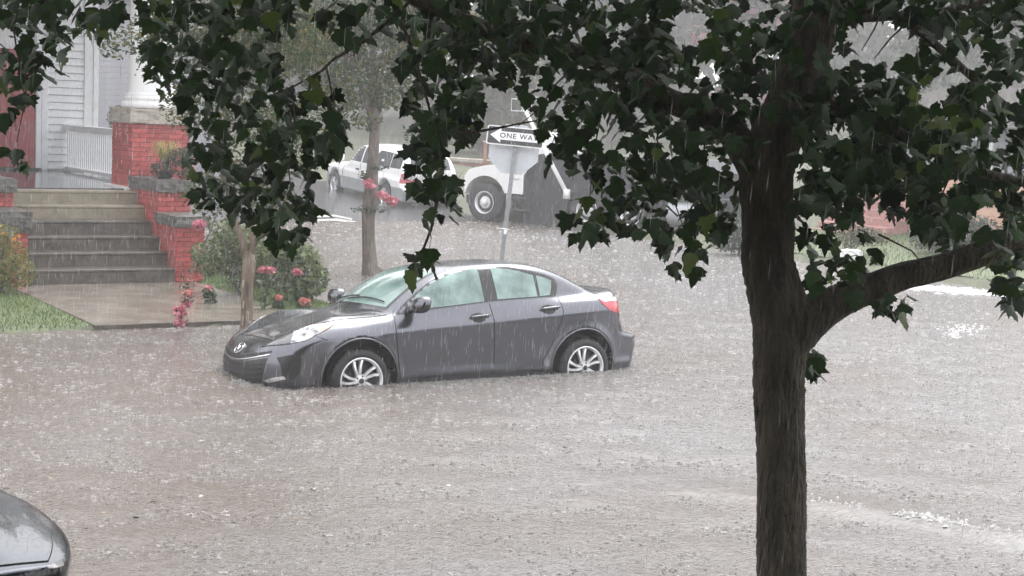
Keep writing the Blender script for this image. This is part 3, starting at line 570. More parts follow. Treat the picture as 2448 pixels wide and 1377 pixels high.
def on_road(u,v,lift=.006):
    z=.1
    for _ in range(30): p=on(u,v,z); z=zroad(ab(p[0],p[1])[1])+lift
    return (p[0],p[1],z)
mb=MB()
for pts in ([(757,515),(800,513),(843,522),(841,526),(800,518),(757,520)],[(757,524),(805,522),(851,529),(850,533),(800,528),(760,529)],[(790,534),(870,536),(905,535),(903,539),(868,541),(800,539)],[(866,538),(888,530),(894,532),(880,540)]):
    mb.add([on_road(*p) for p in pts],[tuple(range(len(pts)))])
tag(mb.build('road_marking',M['road_paint']),kind='structure')
# --- flood water
def water_mat():
    m=bpy.data.materials.new('flood_water'); m.use_nodes=True; n=m.node_tree; L=n.links.new; b=n.nodes['Principled BSDF']
    tc=n.nodes.new('ShaderNodeTexCoord')
    def noise(sc,det,stretch=None):
        mp=n.nodes.new('ShaderNodeMapping'); L(tc.outputs['Object'],mp.inputs[0])
        if stretch: mp.inputs['Scale'].default_value=stretch
        z=n.nodes.new('ShaderNodeTexNoise'); z.inputs['Scale'].default_value=sc; z.inputs['Detail'].default_value=det; L(mp.outputs[0],z.inputs[0]); return z
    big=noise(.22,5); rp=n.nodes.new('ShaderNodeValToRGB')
    sx=n.nodes.new('ShaderNodeSeparateXYZ'); L(tc.outputs['Object'],sx.inputs[0]); gx=n.nodes.new('ShaderNodeMath'); gx.operation='MULTIPLY_ADD'; gx.inputs[1].default_value=.038; L(sx.outputs[0],gx.inputs[0]); L(big.outputs['Fac'],gx.inputs[2]); L(gx.outputs[0],rp.inputs[0])   # murky brown; reflected trees left and open sky right put into the colour
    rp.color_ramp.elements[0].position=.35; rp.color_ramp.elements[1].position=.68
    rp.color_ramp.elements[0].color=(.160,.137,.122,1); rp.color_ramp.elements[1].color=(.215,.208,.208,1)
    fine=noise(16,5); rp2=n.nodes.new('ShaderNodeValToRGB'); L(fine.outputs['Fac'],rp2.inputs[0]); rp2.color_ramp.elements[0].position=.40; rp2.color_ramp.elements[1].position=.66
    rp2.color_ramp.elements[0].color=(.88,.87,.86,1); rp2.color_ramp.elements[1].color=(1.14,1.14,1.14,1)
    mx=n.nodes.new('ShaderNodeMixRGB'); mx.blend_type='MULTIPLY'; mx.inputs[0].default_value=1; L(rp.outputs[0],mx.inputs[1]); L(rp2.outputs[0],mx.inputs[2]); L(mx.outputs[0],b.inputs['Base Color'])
    b.inputs['Roughness'].default_value=.16; b.inputs['IOR'].default_value=1.333; b.inputs['Specular IOR Level'].default_value=.5
    n1=noise(11,6); n2=noise(38,4); vo=n.nodes.new('ShaderNodeTexVoronoi'); vo.inputs['Scale'].default_value=9; L(tc.outputs['Object'],vo.inputs[0])
    si=n.nodes.new('ShaderNodeMath'); si.operation='SINE'; mu=n.nodes.new('ShaderNodeMath'); mu.operation='MULTIPLY'; mu.inputs[1].default_value=22; L(vo.outputs['Distance'],mu.inputs[0]); L(mu.outputs[0],si.inputs[0])
    a1=n.nodes.new('ShaderNodeMath'); a1.operation='MULTIPLY_ADD'; a1.inputs[1].default_value=.8; L(n2.outputs['Fac'],a1.inputs[0]); L(n1.outputs['Fac'],a1.inputs[2])
    a2=n.nodes.new('ShaderNodeMath'); a2.operation='MULTIPLY_ADD'; a2.inputs[1].default_value=.10; L(si.outputs[0],a2.inputs[0]); L(a1.outputs[0],a2.inputs[2])
    bp=n.nodes.new('ShaderNodeBump'); bp.inputs['Strength'].default_value=.8; bp.inputs['Distance'].default_value=.0095; L(a2.outputs[0],bp.inputs['Height']); L(bp.outputs[0],b.inputs['Normal'])
    return m
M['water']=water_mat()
RIDGE=np.array([(-.6,11.15),(0.75,11.1),(1.51,10.97),(2.22,10.72),(2.87,10.36),(3.46,9.98),(5.2,8.9),(7.5,7.4)])
def ridge_d(x,y):                                              # distance behind the wake line (+ away from the camera)
    yy=np.interp(x,RIDGE[:,0],RIDGE[:,1]); sl=np.gradient(np.interp(RIDGE[:,0],RIDGE[:,0],RIDGE[:,1]),RIDGE[:,0]); return (y-yy)*.87
wx=np.arange(-13,15.01,.085); wy=np.concatenate([np.arange(6.5,22,.085),np.arange(22,50,.25)]); X,Y=np.meshgrid(wx,wy,indexing='ij')
Z=np.zeros_like(X); rw=np.random.default_rng(3)
for k in range(46):
    lam=.20*(1.0+4*rw.random()**2); th=rw.uniform(0,math.pi*2); kx,ky=2*math.pi/lam*math.cos(th),2*math.pi/lam*math.sin(th); Z+=.0011*lam**.6*1.1*np.sin(kx*X+ky*Y+rw.uniform(0,6.28)+.6*np.sin(.7*X+k)+.6*np.sin(.9*Y-k))
d=ridge_d(X,Y); amp=.038*sstep(X,-.4,3.2)
Z+=amp*np.exp(-(d/np.where(d>0,.30,.13))**2)-.14*amp*np.exp(-((d-.75)/.3)**2)+.12*amp*np.exp(-((d-1.3)/.3)**2)
edge=sstep(X,-13,-12)*(1-sstep(X,14,15))*sstep(Y,6.5,7)*(1-sstep(Y,46,50)); Z*=edge
n0,n1=X.shape; I,J=np.meshgrid(np.arange(n0-1),np.arange(n1-1),indexing='ij')
V=np.stack([X,Y,Z],-1).reshape(-1,3); Fq=np.stack([I*n1+J,(I+1)*n1+J,(I+1)*n1+J+1,I*n1+J+1],-1).reshape(-1,4)
o4=np.array([(-90,6.5,0),(wx[0],6.5,0),(wx[-1],6.5,0),(95,6.5,0),(-90,wy[-1],0),(wx[0],wy[-1],0),(wx[-1],wy[-1],0),(95,wy[-1],0),(-90,75,0),(95,75,0)]); q=len(V)
V=np.concatenate([V,o4]); Fq=np.concatenate([Fq,np.array([(0,1,5,4),(2,3,7,6),(4,7,9,8)])+q])
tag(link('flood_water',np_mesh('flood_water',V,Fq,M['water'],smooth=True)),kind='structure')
# --- rain splashes: little crowns and spikes thrown up all over the water
def splashes(n):
    vs=[];fs=[]; q=0
    for k in range(n):
        y=8.0*math.exp(random.random()*math.log(46/8.0)); x=random.uniform(-.40,.42)*y
        if random.random()<.25: y=random.uniform(8,20); x=random.uniform(-.4,.42)*y
        if k<1800:                                                 # rain running off and bouncing round the sedan
            q_=random.random(); lx_,ly_=(random.uniform(-.95,3.5),-.86-abs(random.gauss(0,.10))) if q_<.75 else (-.93-abs(random.gauss(0,.10)),random.uniform(-.8,.8)) if q_<.9 else (3.5+abs(random.gauss(0,.10)),random.uniform(-.8,.8))
            x,y=-1.87457+lx_*CS-ly_*SN,15.54265+lx_*SN+ly_*CS
        if float(height(np.array(x),np.array(y)))>.0: continue
        z=-.004; r=random.uniform(.0035,.0135)*(.5+y/22); h=random.uniform(.002,.012)*(.6+y/24); t=random.uniform(0,6.28); lx,ly=random.uniform(-.01,.01),random.uniform(-.01,.01)
        m=5; e=random.uniform(1.0,2.2)
        for i in range(m): w=t+2*math.pi*i/m; vs.append((x+r*e*math.cos(w),y+r*math.sin(w),z))
        for i in range(m): w=t+2*math.pi*i/m+.3; g=random.uniform(.5,1.25); vs.append((x+r*1.2*e*math.cos(w),y+r*1.2*math.sin(w),z+.004+h*.55*g))
        vs.append((x+lx,y+ly,z+h*1.4))
        for i in range(m): j=(i+1)%m; fs.append((q+i,q+j,q+m+i)); 
        for i in range(2): fs.append((q+i,q+i+2,q+2*m))
        q+=2*m+1
    return np.array(vs),np.array(fs)
M['splash']=leaf_mat('splash',(.42,.40,.39),(.72,.71,.71),.6,.6,pos=(.15,.95),spec=.15)
v_,f_=splashes(48000); tag(link('rain_splashes',np_mesh('rain_splashes',v_,f_,M['splash'])),kind='stuff')
# --- foam along the wake and where the current breaks on the right
M['foam']=mat('foam',(.46,.45,.45),.5,var=.08,scale=20)
def foam():
    vs=[];fs=[]
    def flake(x,y,z,r):
        q=len(vs); m=6; t=random.uniform(0,6.28); e=random.uniform(1.2,2.6)
        vs.append((x,y,z+.012))
        for i in range(m): w=t+2*math.pi*i/m; g=random.uniform(.5,1.3); vs.append((x+r*e*g*math.cos(w),y+r*g*math.sin(w),z-.004))
        for i in range(m): fs.append((q,q+1+i,q+1+(i+1)%m))
    for k in range(520):
        x=4.0-2.1*abs(random.gauss(0,.5))
        if x<1.9 or math.sin(x*9)+math.sin(x*23)*.7<random.uniform(-1.6,.9): continue
        yy=float(np.interp(x,RIDGE[:,0],RIDGE[:,1])); dd=abs(random.gauss(0,.12))*random.choice((1,1,1,-.4)); flake(x,yy+dd+.02,.034*float(sstep(np.array(x),-.4,3.2))*math.exp(-(dd/.3)**2)+.002,random.uniform(.004,.013)*(.6+.4*min(1,(x-1.2)/1.4)))
    for k in range(650):                                          # breaking water at the far kerb
        t=random.random(); p0,p1=on(2165,688,0),on(2448,712,0); x=p0[0]+(p1[0]-p0[0])*t+random.gauss(0,.08); y=p0[1]+(p1[1]-p0[1])*t+random.gauss(.25,.28); flake(x,y,.008,random.uniform(.015,.045))
    for k in range(110):
        t=random.random(); p0,p1=on(2265,803,0),on(2335,778,0); flake(p0[0]+(p1[0]-p0[0])*t+random.gauss(0,.06),p0[1]+(p1[1]-p0[1])*t+random.gauss(0,.2),.006,random.uniform(.006,.018))
    for k in range(0):
        y=random.uniform(8.6,16); flake(random.uniform(-.3,.36)*y,y,.004,random.uniform(.004,.014))
    return np.array(vs),np.array(fs)
v_,f_=foam(); tag(link('foam',np_mesh('foam',v_,f_,M['foam'])),kind='stuff')
# --- lawn either side of the front walk
M['lawn']=mat('lawn',(.075,.10,.04),.6,col2=(.12,.15,.065),scale=5,bump=.4,bscale=60)
M['grass']=leaf_mat('grass',(.075,.13,.035),(.17,.25,.075),.6,.2,spec=.2)
def lawn_patch(a0,a1,b0,b1,lift=.006):
    mb=MB(); n=16; m_=20
    for i in range(n+1):
        for j in range(m_+1):
            a=a0+(a1-a0)*i/n; b=b0+(b1-b0)*j/m_; p=HW(a,b,0); mb.v.append((p[0],p[1],float(height(np.array(p[0]),np.array(p[1])))+lift))
    for i in range(n):
        for j in range(m_): q=i*(m_+1)+j; mb.f.append((q,q+m_+1,q+m_+2,q+1)); mb.mi.append(0)
    return mb
def grass_blades(patches,n,h=.05):
    r=RNG; tot=[]; per=[p[4] for p in patches]; W=np.array(per)/sum(per)
    V=[]
    for p,w in zip(patches,W):
        k=int(n*w); a=r.uniform(p[0],p[1],k); b=r.uniform(p[2],p[3],k); x=HO[0]+a*CS-b*SN; y=HO[1]+a*SN+b*CS; z=height(x,y)
        keep=z>.012; x,y,z=x[keep],y[keep],z[keep]; k=len(x); t=r.uniform(0,6.28,k); hh=h*r.uniform(.5,1.4,k); ww=r.uniform(.004,.008,k); lx=r.normal(0,.4,k)*hh; ly=r.normal(0,.4,k)*hh
        c,s_=np.cos(t)*ww,np.sin(t)*ww
        V.append(np.stack([np.stack([x-c,y-s_,z-.005],-1),np.stack([x+c,y+s_,z-.005],-1),np.stack([x+lx,y+ly,z+hh],-1)],1))
    V=np.concatenate(V); return V.reshape(-1,3),np.arange(len(V)*3).reshape(-1,3)
LP=[(-5.5,-.03,-.1,4.1,3.),(2.78,3.9,.2,6,1.6)]
tag(lawn_patch(*LP[0][:4]).build('lawn',M['lawn'],smooth=True),kind='structure'); tag(lawn_patch(*LP[1][:4]).build('lawn',M['lawn'],smooth=True),kind='structure')
v_,f_=grass_blades(LP,26000); tag(link('grass',np_mesh('grass',v_,f_,M['grass'])),kind='stuff')
bl=lawn_patch(16.6,20.5,-1.2,9.5); tag(bl.build('lawn',M['lawn'],smooth=True),kind='structure')
v_,f_=grass_blades([(16.5,20.4,-1.2,9.5,1.)],9000,.08); tag(link('grass',np_mesh('grass',v_,f_,M['grass'])),kind='stuff')
# --- front walk: one concrete slab with a proud dark edge
mb=MB(); mb.cbox(0,0,-.32,2.74,4.125,.060,.008); mb.mi=[0 if i==1 else 1 for i in range(len(mb.f))]
tag(mb.build('path',[M['walk'],M['concrete_dark']],loc=tuple(HO),rot=(0,0,PSI)),kind='structure')
# ================================================================ house, steps and brick cheeks (local a, b, z)
def stone_mesh(name,a0,b0,z0,a1,b1,z1,mt,n=(9,9,3),amp=.018,seed=0):
    bm=bmesh.new(); rr=random.Random(seed); bmesh.ops.create_cube(bm,size=1); bmesh.ops.subdivide_edges(bm,edges=bm.edges[:],cuts=6,use_grid_fill=True)
    from mathutils import noise as mnoise
    for v in bm.verts:
        p=v.co.copy(); q=Vector((p.x*(a1-a0),p.y*(b1-b0),p.z*(z1-z0)))
        k=mnoise.noise_vector(q*9+Vector((seed*3.1,0,0)))*amp+mnoise.noise_vector(q*22+Vector((seed,7,0)))*amp*.5
        side=abs(p.z)<.45; f=1.0 if side else .35
        v.co=Vector(((a0+a1)/2,(b0+b1)/2,(z0+z1)/2))+q*.97+Vector((k.x*f,k.y*f,k.z*.5))
    me=bpy.data.meshes.new(name); bm.to_mesh(me); bm.free(); me.materials.append(mt); return me
def brick_mesh(L_,D_,H_):
    mb=MB(); mb.cbox(-L_/2,0,-H_/2,L_/2,D_,H_/2,.004); return mb.mesh('brick',M['red_brick'])
BRK={}
def bricks(parent,a0,a1,b0,b1,z0,z1,faces,course=.071,L0=.205):
    rr=random.Random(int(a0*100+z1*10)); nc=max(1,round((z1-z0)/course)); ch=(z1-z0)/nc
    for f in faces:
        length=(a1-a0) if f in 'FB' else (b1-b0); n=max(1,round(length/(L0+.01))); L_=length/n
        for c in range(nc):
            z=z0+ch*(c+.5); segs=[]
            if c%2==0: segs=[(i*L_,(i+1)*L_) for i in range(n)]
            else: segs=[(0,L_/2)]+[((i+.5)*L_,(i+1.5)*L_) for i in range(n-1)]+[(length-L_/2,length)]
            for s0,s1 in segs:
                key=(round(s1-s0,3),round(ch,4)); 
                if key not in BRK: BRK[key]=brick_mesh(s1-s0-.009,.05,ch-.010)
                mid=(s0+s1)/2; pr=rr.uniform(-.003,.004)
                if f=='F': loc=(a0+mid,b0-.004+pr,z); rt=0
                elif f=='L': loc=(a0-.004+pr,b1-mid,z); rt=-math.pi/2
                elif f=='R': loc=(a1+.004-pr,b0+mid,z); rt=math.pi/2
                o=link('brick',BRK[key],parent,loc=loc,rot=(0,rr.uniform(-.006,.006),rt)); 
def pier_core(a0,a1,b0,b1,z0,z1): return MB().box(a0+.006,b0+.006,z0,a1-.006,b1-.006,z1)
def cheek(name,label,a0,a1,b0,b1,z0,z1,cap,faces,seed):
    t=thing(name,label,'pier',tuple(HO),(0,0,PSI),'brick cheek piers beside the steps')
    pier_core(a0,a1,b0,b1,z0-.3,z1).build('mortar_core',M['red_mortar'],t); bricks(t,a0,a1,b0,b1,z0,z1,faces)
    link('capstone',stone_mesh('capstone',a0-.055,b0-.09,z1,a1+.06,b1+.03,z1+cap,M['stone_dark'],seed=seed,amp=.02),t)
cheek('stair_pier','lower red brick pier at the right foot of the steps with a dark stone cap',2.43,2.87,4.14,4.97,.06,.872,.165,'FL',1)
cheek('stair_pier','upper red brick pier right of the steps under the potted grass',2.43,2.95,4.985,6.33,.06,1.335,.185,'FL',2)
cheek('stair_pier','lower red brick pier left of the steps, its base behind the orange flowering shrub',-.20,.275,4.14,4.97,.06,.800,.30,'FR',3)
cheek('stair_pier','upper red brick pier left of the steps at the edge of the picture',-.25,.275,4.985,6.33,.06,1.31,.20,'FR',4)
st=thing('front_steps','flight of six wet concrete steps rising between red brick piers to the porch','steps',tuple(HO),(0,0,PSI))
for k in range(6):
    mb=MB(); b0=4.14+.362*k; z0=.06+.2055*k; mb.cbox(.285,b0,z0-.02 if k else -.2,2.425,b0+.40,z0+.2055,.010)
    mb.cbox(.285,b0-.012,z0+.2055-.045,2.425,b0+.05,z0+.2055+.003,.012)
    mb.build('step',M['concrete_tan'] if k>=4 else M['concrete_dark'],st)
hs_=thing('house','white clapboard house with a red door and a white column on a red brick pier','house',tuple(HO),(0,0,PSI))
BW=12.4
mb=MB(); mb.box(-7,BW+.06,.0,3.66,BW+7,6.4); mb.build('wall',M['grey_white'],hs_)
bd=MB(); z=1.40; boards=[]
def board(a0,a1,z,h=.128):
    m_=MB(); m_.add([(a0,BW+.06,z),(a1,BW+.06,z),(a1,BW+.006,z),(a0,BW+.006,z),(a0,BW+.06,z+h),(a1,BW+.06,z+h),(a1,BW+.030,z+h),(a0,BW+.030,z+h)],[(0,1,2,3),(7,6,5,4),(3,2,6,7),(1,5,6,2),(4,0,3,7)]); return m_
b_r=board(2.735,3.43,0).mesh('clapboard',M['grey_white'])
for k in range(26): link('clapboard',b_r,hs_,loc=(0,0,1.345+.143*k))
for a0,a1,pr in ((3.43,3.60,.0),(3.60,3.70,.02)):
    mb=MB(); mb.cbox(a0,BW-.015-pr,1.31,a1,BW+.08,5.6,.006); mb.build('corner_board',M['grey_white'],hs_)
mb=MB(); mb.cbox(2.50,BW-.03,1.31,2.60,BW+.07,3.9,.006); mb.cbox(2.61,BW-.01,1.31,2.735,BW+.07,3.9,.008); mb.build('door_casing',M['grey_white'],hs_)
dr=MB(); dr.cbox(1.45,BW+.0,1.36,2.50,BW+.05,3.6,.006); dr=dr.build('door',M['red_door'],hs_)
for z0,z1 in ((1.5,2.05),(2.15,2.9),(3.0,3.5)):
    for a0 in (1.58,2.02): mb=MB(); mb.cbox(a0,BW-.012,z0,a0+.36,BW+.01,z1,.010); mb.build('door_panel',M['red_door'],dr)
mb=MB(); mb.cbox(-.2,BW+.02,1.36,1.45,BW+.055,3.6,.004); mb.build('entry_panel',M['red_door'],hs_)
mb=MB(); mb.cbox(-.3,BW-.08,1.31,2.60,BW+.05,1.36,.006); mb.build('door_sill',M['dark_trim'],hs_)
mb=MB(); mb.cbox(-7,6.30,1.235,2.47,BW+.06,1.31,.008); mb.cbox(2.47,7.38,1.235,3.45,BW+.06,1.31,.008); mb.build('porch_floor',M['porch'],hs_)
mb=MB(); mb.cbox(2.32,6.27,1.275,2.475,7.38,1.335,.008); mb.build('floor_edge',M['white_paint'],hs_)
mb=MB(); mb.box(-7,6.44,-.2,2.44,6.6,1.235); mb.box(2.5,7.42,-.2,3.42,BW,1.235); mb.build('foundation',M['red_mortar'],hs_)
bp_=pier_core(2.45,3.40,6.35,7.38,.0,2.345).build('brick_pier',M['red_mortar'],hs_); bricks(bp_,2.45,3.40,6.35,7.38,1.30,2.345,'FL',.0745)
link('capstone',stone_mesh('capstone',2.39,6.28,2.345,3.47,7.45,2.585,M['stone_light'],seed=9,amp=.022),bp_)
co=MB(); co.lathe([(.0,4.9),(.33,4.9),(.35,4.0),(.375,2.86),(.395,2.80),(.40,2.795)],48,'z',(2.93,6.87,0)); co=co.build('column',M['white_paint'],hs_,True)
mb=MB(); mb.lathe([(.38,2.83),(.415,2.82),(.425,2.80),(.415,2.785),(.445,2.775),(.455,2.75),(.45,2.725),(.43,2.715),(.43,2.70),(.47,2.69),(.485,2.66),(.485,2.62),(.47,2.592),(.44,2.582),(0,2.582)],56,'z',(2.93,6.87,0)); mb.build('column_base',M['white_paint'],co,True)
rl=MB(); RA=3.10; rl.cbox(RA-.05,7.38,2.16,RA+.05,BW,2.205,.008); rl.cbox(RA-.035,7.38,2.10,RA+.035,BW,2.158,.006); rl=rl.build('porch_railing',M['grey_white'],hs_)
mb=MB(); mb.cbox(RA-.035,7.38,1.345,RA+.035,BW,1.40,.006); mb.build('bottom_rail',M['grey_white'],rl)
bal=MB().cbox(-.019,-.019,1.398,.019,.019,2.10,.004).mesh('baluster',M['grey_white'])
for k in range(38): link('baluster',bal,rl,loc=(RA,7.48+.13*k,0))
mb=MB(); mb.cbox(-7,6.4,4.9,3.6,7.3,5.5,.02); mb.build('porch_beam',M['white_paint'],hs_)
mb=MB(); mb.add([(-7.5,5.7,5.5),(4.2,5.7,5.5),(4.2,13,7.0),(-7.5,13,7.0),(-7.5,5.7,5.4),(4.2,5.7,5.4),(4.2,13,6.9),(-7.5,13,6.9)],[(0,1,2,3),(7,6,5,4),(0,4,5,1),(1,5,6,2),(2,6,7,3),(3,7,4,0)])
mb.add([(-7.5,13,7.0),(4.2,13,7.0),(4.2,20,7.0),(-7.5,20,7.0),(-7.5,16.5,9.2),(4.2,16.5,9.2)],[(0,1,5,4),(3,4,5,2),(1,2,5),(0,4,3)]); mb.build('roof',M['stone_dark'],hs_)

# --- the house on the near side of the street, whose porch the view is taken from
vh=thing('near_house','low dark brick house on the near side of the street with a deep porch','house',(0,-3.2,.2))
M['brown_brick']=mat('brown_brick',(.11,.06,.045),.7,var=.3,scale=9,bump=.3,bscale=30)
MB().box(-11,-8,0,9,0,4.7).build('wall',M['brown_brick'],vh)
for x0 in (-8.5,-5,-1.2,3.2,6): wf=MB().cbox(x0,-.05,1.6,x0+1.2,.05,3.9,.01).build('window_frame',M['grey_white'],vh); MB().box(x0+.1,.03,1.7,x0+1.1,.06,3.8).build('pane',M['glass_dark'],wf)
mb=MB(); mb.cbox(-11.5,-.2,4.55,9.5,4.6,4.80,.02); mb.build('porch_roof',M['stone_dark'],vh)
for x0 in (-10.5,-5.2,5.4,9.0): mb=MB(); mb.cbox(x0-.15,4.15,-.2,x0+.15,4.45,4.56,.02); mb.build('porch_post',M['grey_white'],vh)
mb=MB(); mb.cbox(-11,.0,1.0,9,2.2,1.2,.01); mb.build('porch_deck',M['concrete_dark'],vh)
mb=MB(); mb.add([(-11.8,-9,4.85),(9.8,-9,4.85),(9.8,.8,4.85),(-11.8,.8,4.85),(-11.8,-4,7),(9.8,-4,7)],[(0,1,5,4),(2,3,4,5),(1,2,5),(3,0,4),(0,3,2,1)]); mb.build('roof',M['stone_dark'],vh)
# ================================================================ plants
def leaf_cloud(blobs, n, size, flat=.35, droop=.3, seed=0, aspect=2.0, shell=.35):
    """many small bent leaves spread through overlapping ellipsoids: (x,y,z,rx,ry,rz[,weight])"""
    r=np.random.default_rng(seed); W=np.array([b[6] if len(b)>6 else b[3]*b[4]*b[5] for b in blobs]); W=W/W.sum(); k=r.choice(len(blobs),n,p=W); Bq=np.array([b[:6] for b in blobs])[k]
    d=r.normal(size=(n,3)); d/=np.linalg.norm(d,axis=1,keepdims=True); rad=r.random(n)**shell; c=Bq[:,:3]+d*rad[:,None]*Bq[:,3:]
    t=r.normal(size=(n,3)); t[:,2]=t[:,2]*.5-droop; t/=np.linalg.norm(t,axis=1,keepdims=True)
    u=np.cross(t,r.normal(size=(n,3))); u/=np.linalg.norm(u,axis=1,keepdims=True); w=np.cross(u,t)
    L_=size*r.uniform(.6,1.35,n)[:,None]; H=L_/aspect*.5
    V=np.stack([c-t*L_*.5,c+u*H+w*H*flat,c+t*L_*.5,c-u*H+w*H*flat],1).reshape(-1,3); q=np.arange(n)*4
    return V,np.concatenate([np.stack([q,q+1,q+2],1),np.stack([q,q+2,q+3],1)])
def branchy(mb, p0, h, r0, seed, n=5, lean=(0,0), spread=.5, mi=0, sides=7):
    rr=random.Random(seed); p0=np.array(p0,float); pts=[p0]; k=7
    for i in range(1,k): f=i/(k-1); pts.append(p0+np.array([lean[0]*f+rr.gauss(0,.02)*h,lean[1]*f+rr.gauss(0,.02)*h,h*f]))
    mb.tube(pts,[r0*(1.25 if i==0 else 1-.6*i/(k-1)) for i in range(k)],sides,mi,noise=.05)
    for j in range(n):
        i=rr.randint(2,k-2); a=rr.uniform(0,6.28); L_=h*rr.uniform(.3,.55); b=[pts[i]]
        for q in range(1,5): b.append(pts[i]+np.array([math.cos(a)*L_*spread*q/4,math.sin(a)*L_*spread*q/4,L_*.8*q/4])+np.array([rr.gauss(0,.02)*h for _ in range(3)]))
        mb.tube(b,[r0*.5*(1-.2*q) for q in range(5)],5,mi)
    return pts
M['bark_far']=mat('bark_far',(.10,.085,.07),.8,var=.4,scale=6,bump=.5,bscale=20)
M['far_leaf']=leaf_mat('far_leaf',(.035,.05,.025),(.09,.11,.05),.7,.15,spec=.15)
M['far_leaf_olive']=leaf_mat('far_leaf_olive',(.06,.065,.03),(.13,.13,.06),.7,.15,spec=.15)
M['far_leaf_grey']=leaf_mat('far_leaf_grey',(.05,.065,.045),(.115,.13,.095),.7,.15,spec=.15)
M['far_leaf_pink']=leaf_mat('far_leaf_pink',(.06,.07,.04),(.34,.15,.20),.7,.2,pos=(.5,.75),spec=.15)
def far_tree(x,y,h,w,kind,seed,label,n=1700,low=.18,group='trees beyond the cross street',size=.42,nb=13):
    z=float(height(np.array(x),np.array(y))); t=thing('background_tree',label,'tree',(x,y,z-.1),group=group); rr=random.Random(seed)
    mb=MB(); branchy(mb,(0,0,0),h*.8,h*.022+.05,seed,5); mb.build('trunk',M['bark_far'],t)
    bl=[]
    for k in range(nb):
        f=rr.random(); a=rr.uniform(0,6.28); R_=w*.36*(1-abs(f-.4)); bl.append((R_*math.cos(a)*rr.uniform(.3,1),R_*math.sin(a)*rr.uniform(.3,1),h*(low+(.94-low)*f),w*rr.uniform(.13,.26),w*rr.uniform(.13,.26),h*rr.uniform(.07,.13)))
    v,f=leaf_cloud(bl,n,size,seed=seed,aspect=1.5,shell=.5); link('crown',np_mesh('crown',v,f,M[kind]),t); return t
KL={'far_leaf':'dark green','far_leaf_olive':'pale olive','far_leaf_grey':'grey green','far_leaf_pink':'pink-flowering'}
BT=[(-24,70,13,9,'far_leaf_grey'),(-17,76,14,10,'far_leaf_olive'),(-10.5,68,12,8,'far_leaf_grey'),(-5,78,15,10,'far_leaf_olive'),(-1.5,66,9.5,7,'far_leaf_olive'),(4.5,72,13,9,'far_leaf_grey'),(9,64,8.5,6.5,'far_leaf_pink'),(12.5,76,14,10,'far_leaf_olive'),(18,66,11,8,'far_leaf_grey'),(23,72,12,9,'far_leaf_olive'),(27,62,10,8,'far_leaf_grey'),(-14,60,9,7,'far_leaf'),(32,74,13,9,'far_leaf_grey'),(-30,64,12,9,'far_leaf')]
BIG=[(-29,92,25,16,'far_leaf_grey'),(-19,96,27,17,'far_leaf_olive'),(-9,94,26,17,'far_leaf_grey'),(0,98,28,18,'far_leaf_grey'),(9.5,94,26,17,'far_leaf_olive'),(19,95,27,17,'far_leaf_grey'),(29,92,26,17,'far_leaf_grey'),(39,86,24,16,'far_leaf_olive'),(49,78,22,15,'far_leaf_grey'),(4,110,29,20,'far_leaf_grey'),(15,112,29,20,'far_leaf_grey'),(-14,112,29,20,'far_leaf_olive'),(25,110,29,20,'far_leaf_olive')]
NT=[(17,4.5,5.2,4.5),(23,6.5,6,5),(29,2,6.5,5.5),(37,4.5,7,6),(46,0,8,7)]
ANCH=[(-9999,'left of the white house'),(150,'behind the white house'),(420,'above the brick stair piers'),(640,'left of the pickup'),(800,'above the pickup'),(1010,'between the pickup and the heavy truck'),(1160,'above the one way sign'),(1330,'right of the one way sign'),(1560,'left of the maple fork'),(1800,'behind the maple trunk'),(2000,'just right of the maple trunk'),(2230,'above the peach house'),(2500,'off to the right of the peach house')]
def far_label(x,y,k,big,h_=20):
    u=1224+F_PX*x/y; a=[t for q,t in ANCH if u>=q][-1]; return ('tall ' if big else 'lowest ' if h_<10.5 else 'smaller ')+KL[k]+' tree in the rain haze '+a
for i,(x,y,h,w,k) in enumerate(BT): far_tree(x,y,h,w,k,100+i,far_label(x,y,k,False,h),low=.08,n=2600,size=.5)
for i,(x,y,h,w,k) in enumerate(BIG): far_tree(x,y,h,w,k,130+i,far_label(x,y,k,True),low=.05,n=4200,size=.95,nb=22)
for i,(x,y,h,w) in enumerate(NT): far_tree(x,y,h,w,'far_leaf',160+i,'dark green street tree on the near side, '+('shortest and closest to the maple','second in the row from the maple','middle one of the row','fourth in the row from the maple','tallest and farthest off')[i],group='street trees on the near side',low=.06,n=2600)
def shrub(name,label,cat,loc,blobs,n,size,mt,seed,group=None,stems=5,h=.6,aspect=2.0,stem_mat='bark_far'):
    t=thing(name,label,cat,loc,group=group); mb=MB(); rr=random.Random(seed)
    for k in range(stems):
        b=rr.choice(blobs); p1=np.array(b[:3])*rr.uniform(.7,1.0); p0=np.array([rr.uniform(-.1,.1),rr.uniform(-.1,.1),-.05]); mb.tube([p0,p0*.5+p1*.5+np.array([0,0,.05]),p1],[.014,.010,.005],5)
    mb.build('stem',M[stem_mat],t); v,f=leaf_cloud(blobs,n,size,seed=seed,aspect=aspect); link('foliage',np_mesh('foliage',v,f,M[mt]),t); return t
M['bush_leaf']=leaf_mat('bush_leaf',(.08,.12,.05),(.25,.29,.14),.6,.3,spec=.2)
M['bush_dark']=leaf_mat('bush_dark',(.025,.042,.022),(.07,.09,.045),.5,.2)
M['bush_yellow']=leaf_mat('bush_yellow',(.09,.13,.035),(.26,.25,.07),.6,.25,spec=.2)
M['leaf_yellow']=leaf_mat('leaf_yellow',(.35,.26,.07),(.55,.42,.12),.5,.3)
M['petal_pink']=leaf_mat('petal_pink',(.52,.14,.20),(.76,.36,.42),.5,.3)
M['petal_coral']=leaf_mat('petal_coral',(.60,.16,.14),(.75,.36,.32),.5,.3)
M['petal_orange']=leaf_mat('petal_orange',(.80,.22,.02),(.85,.42,.05),.5,.3)
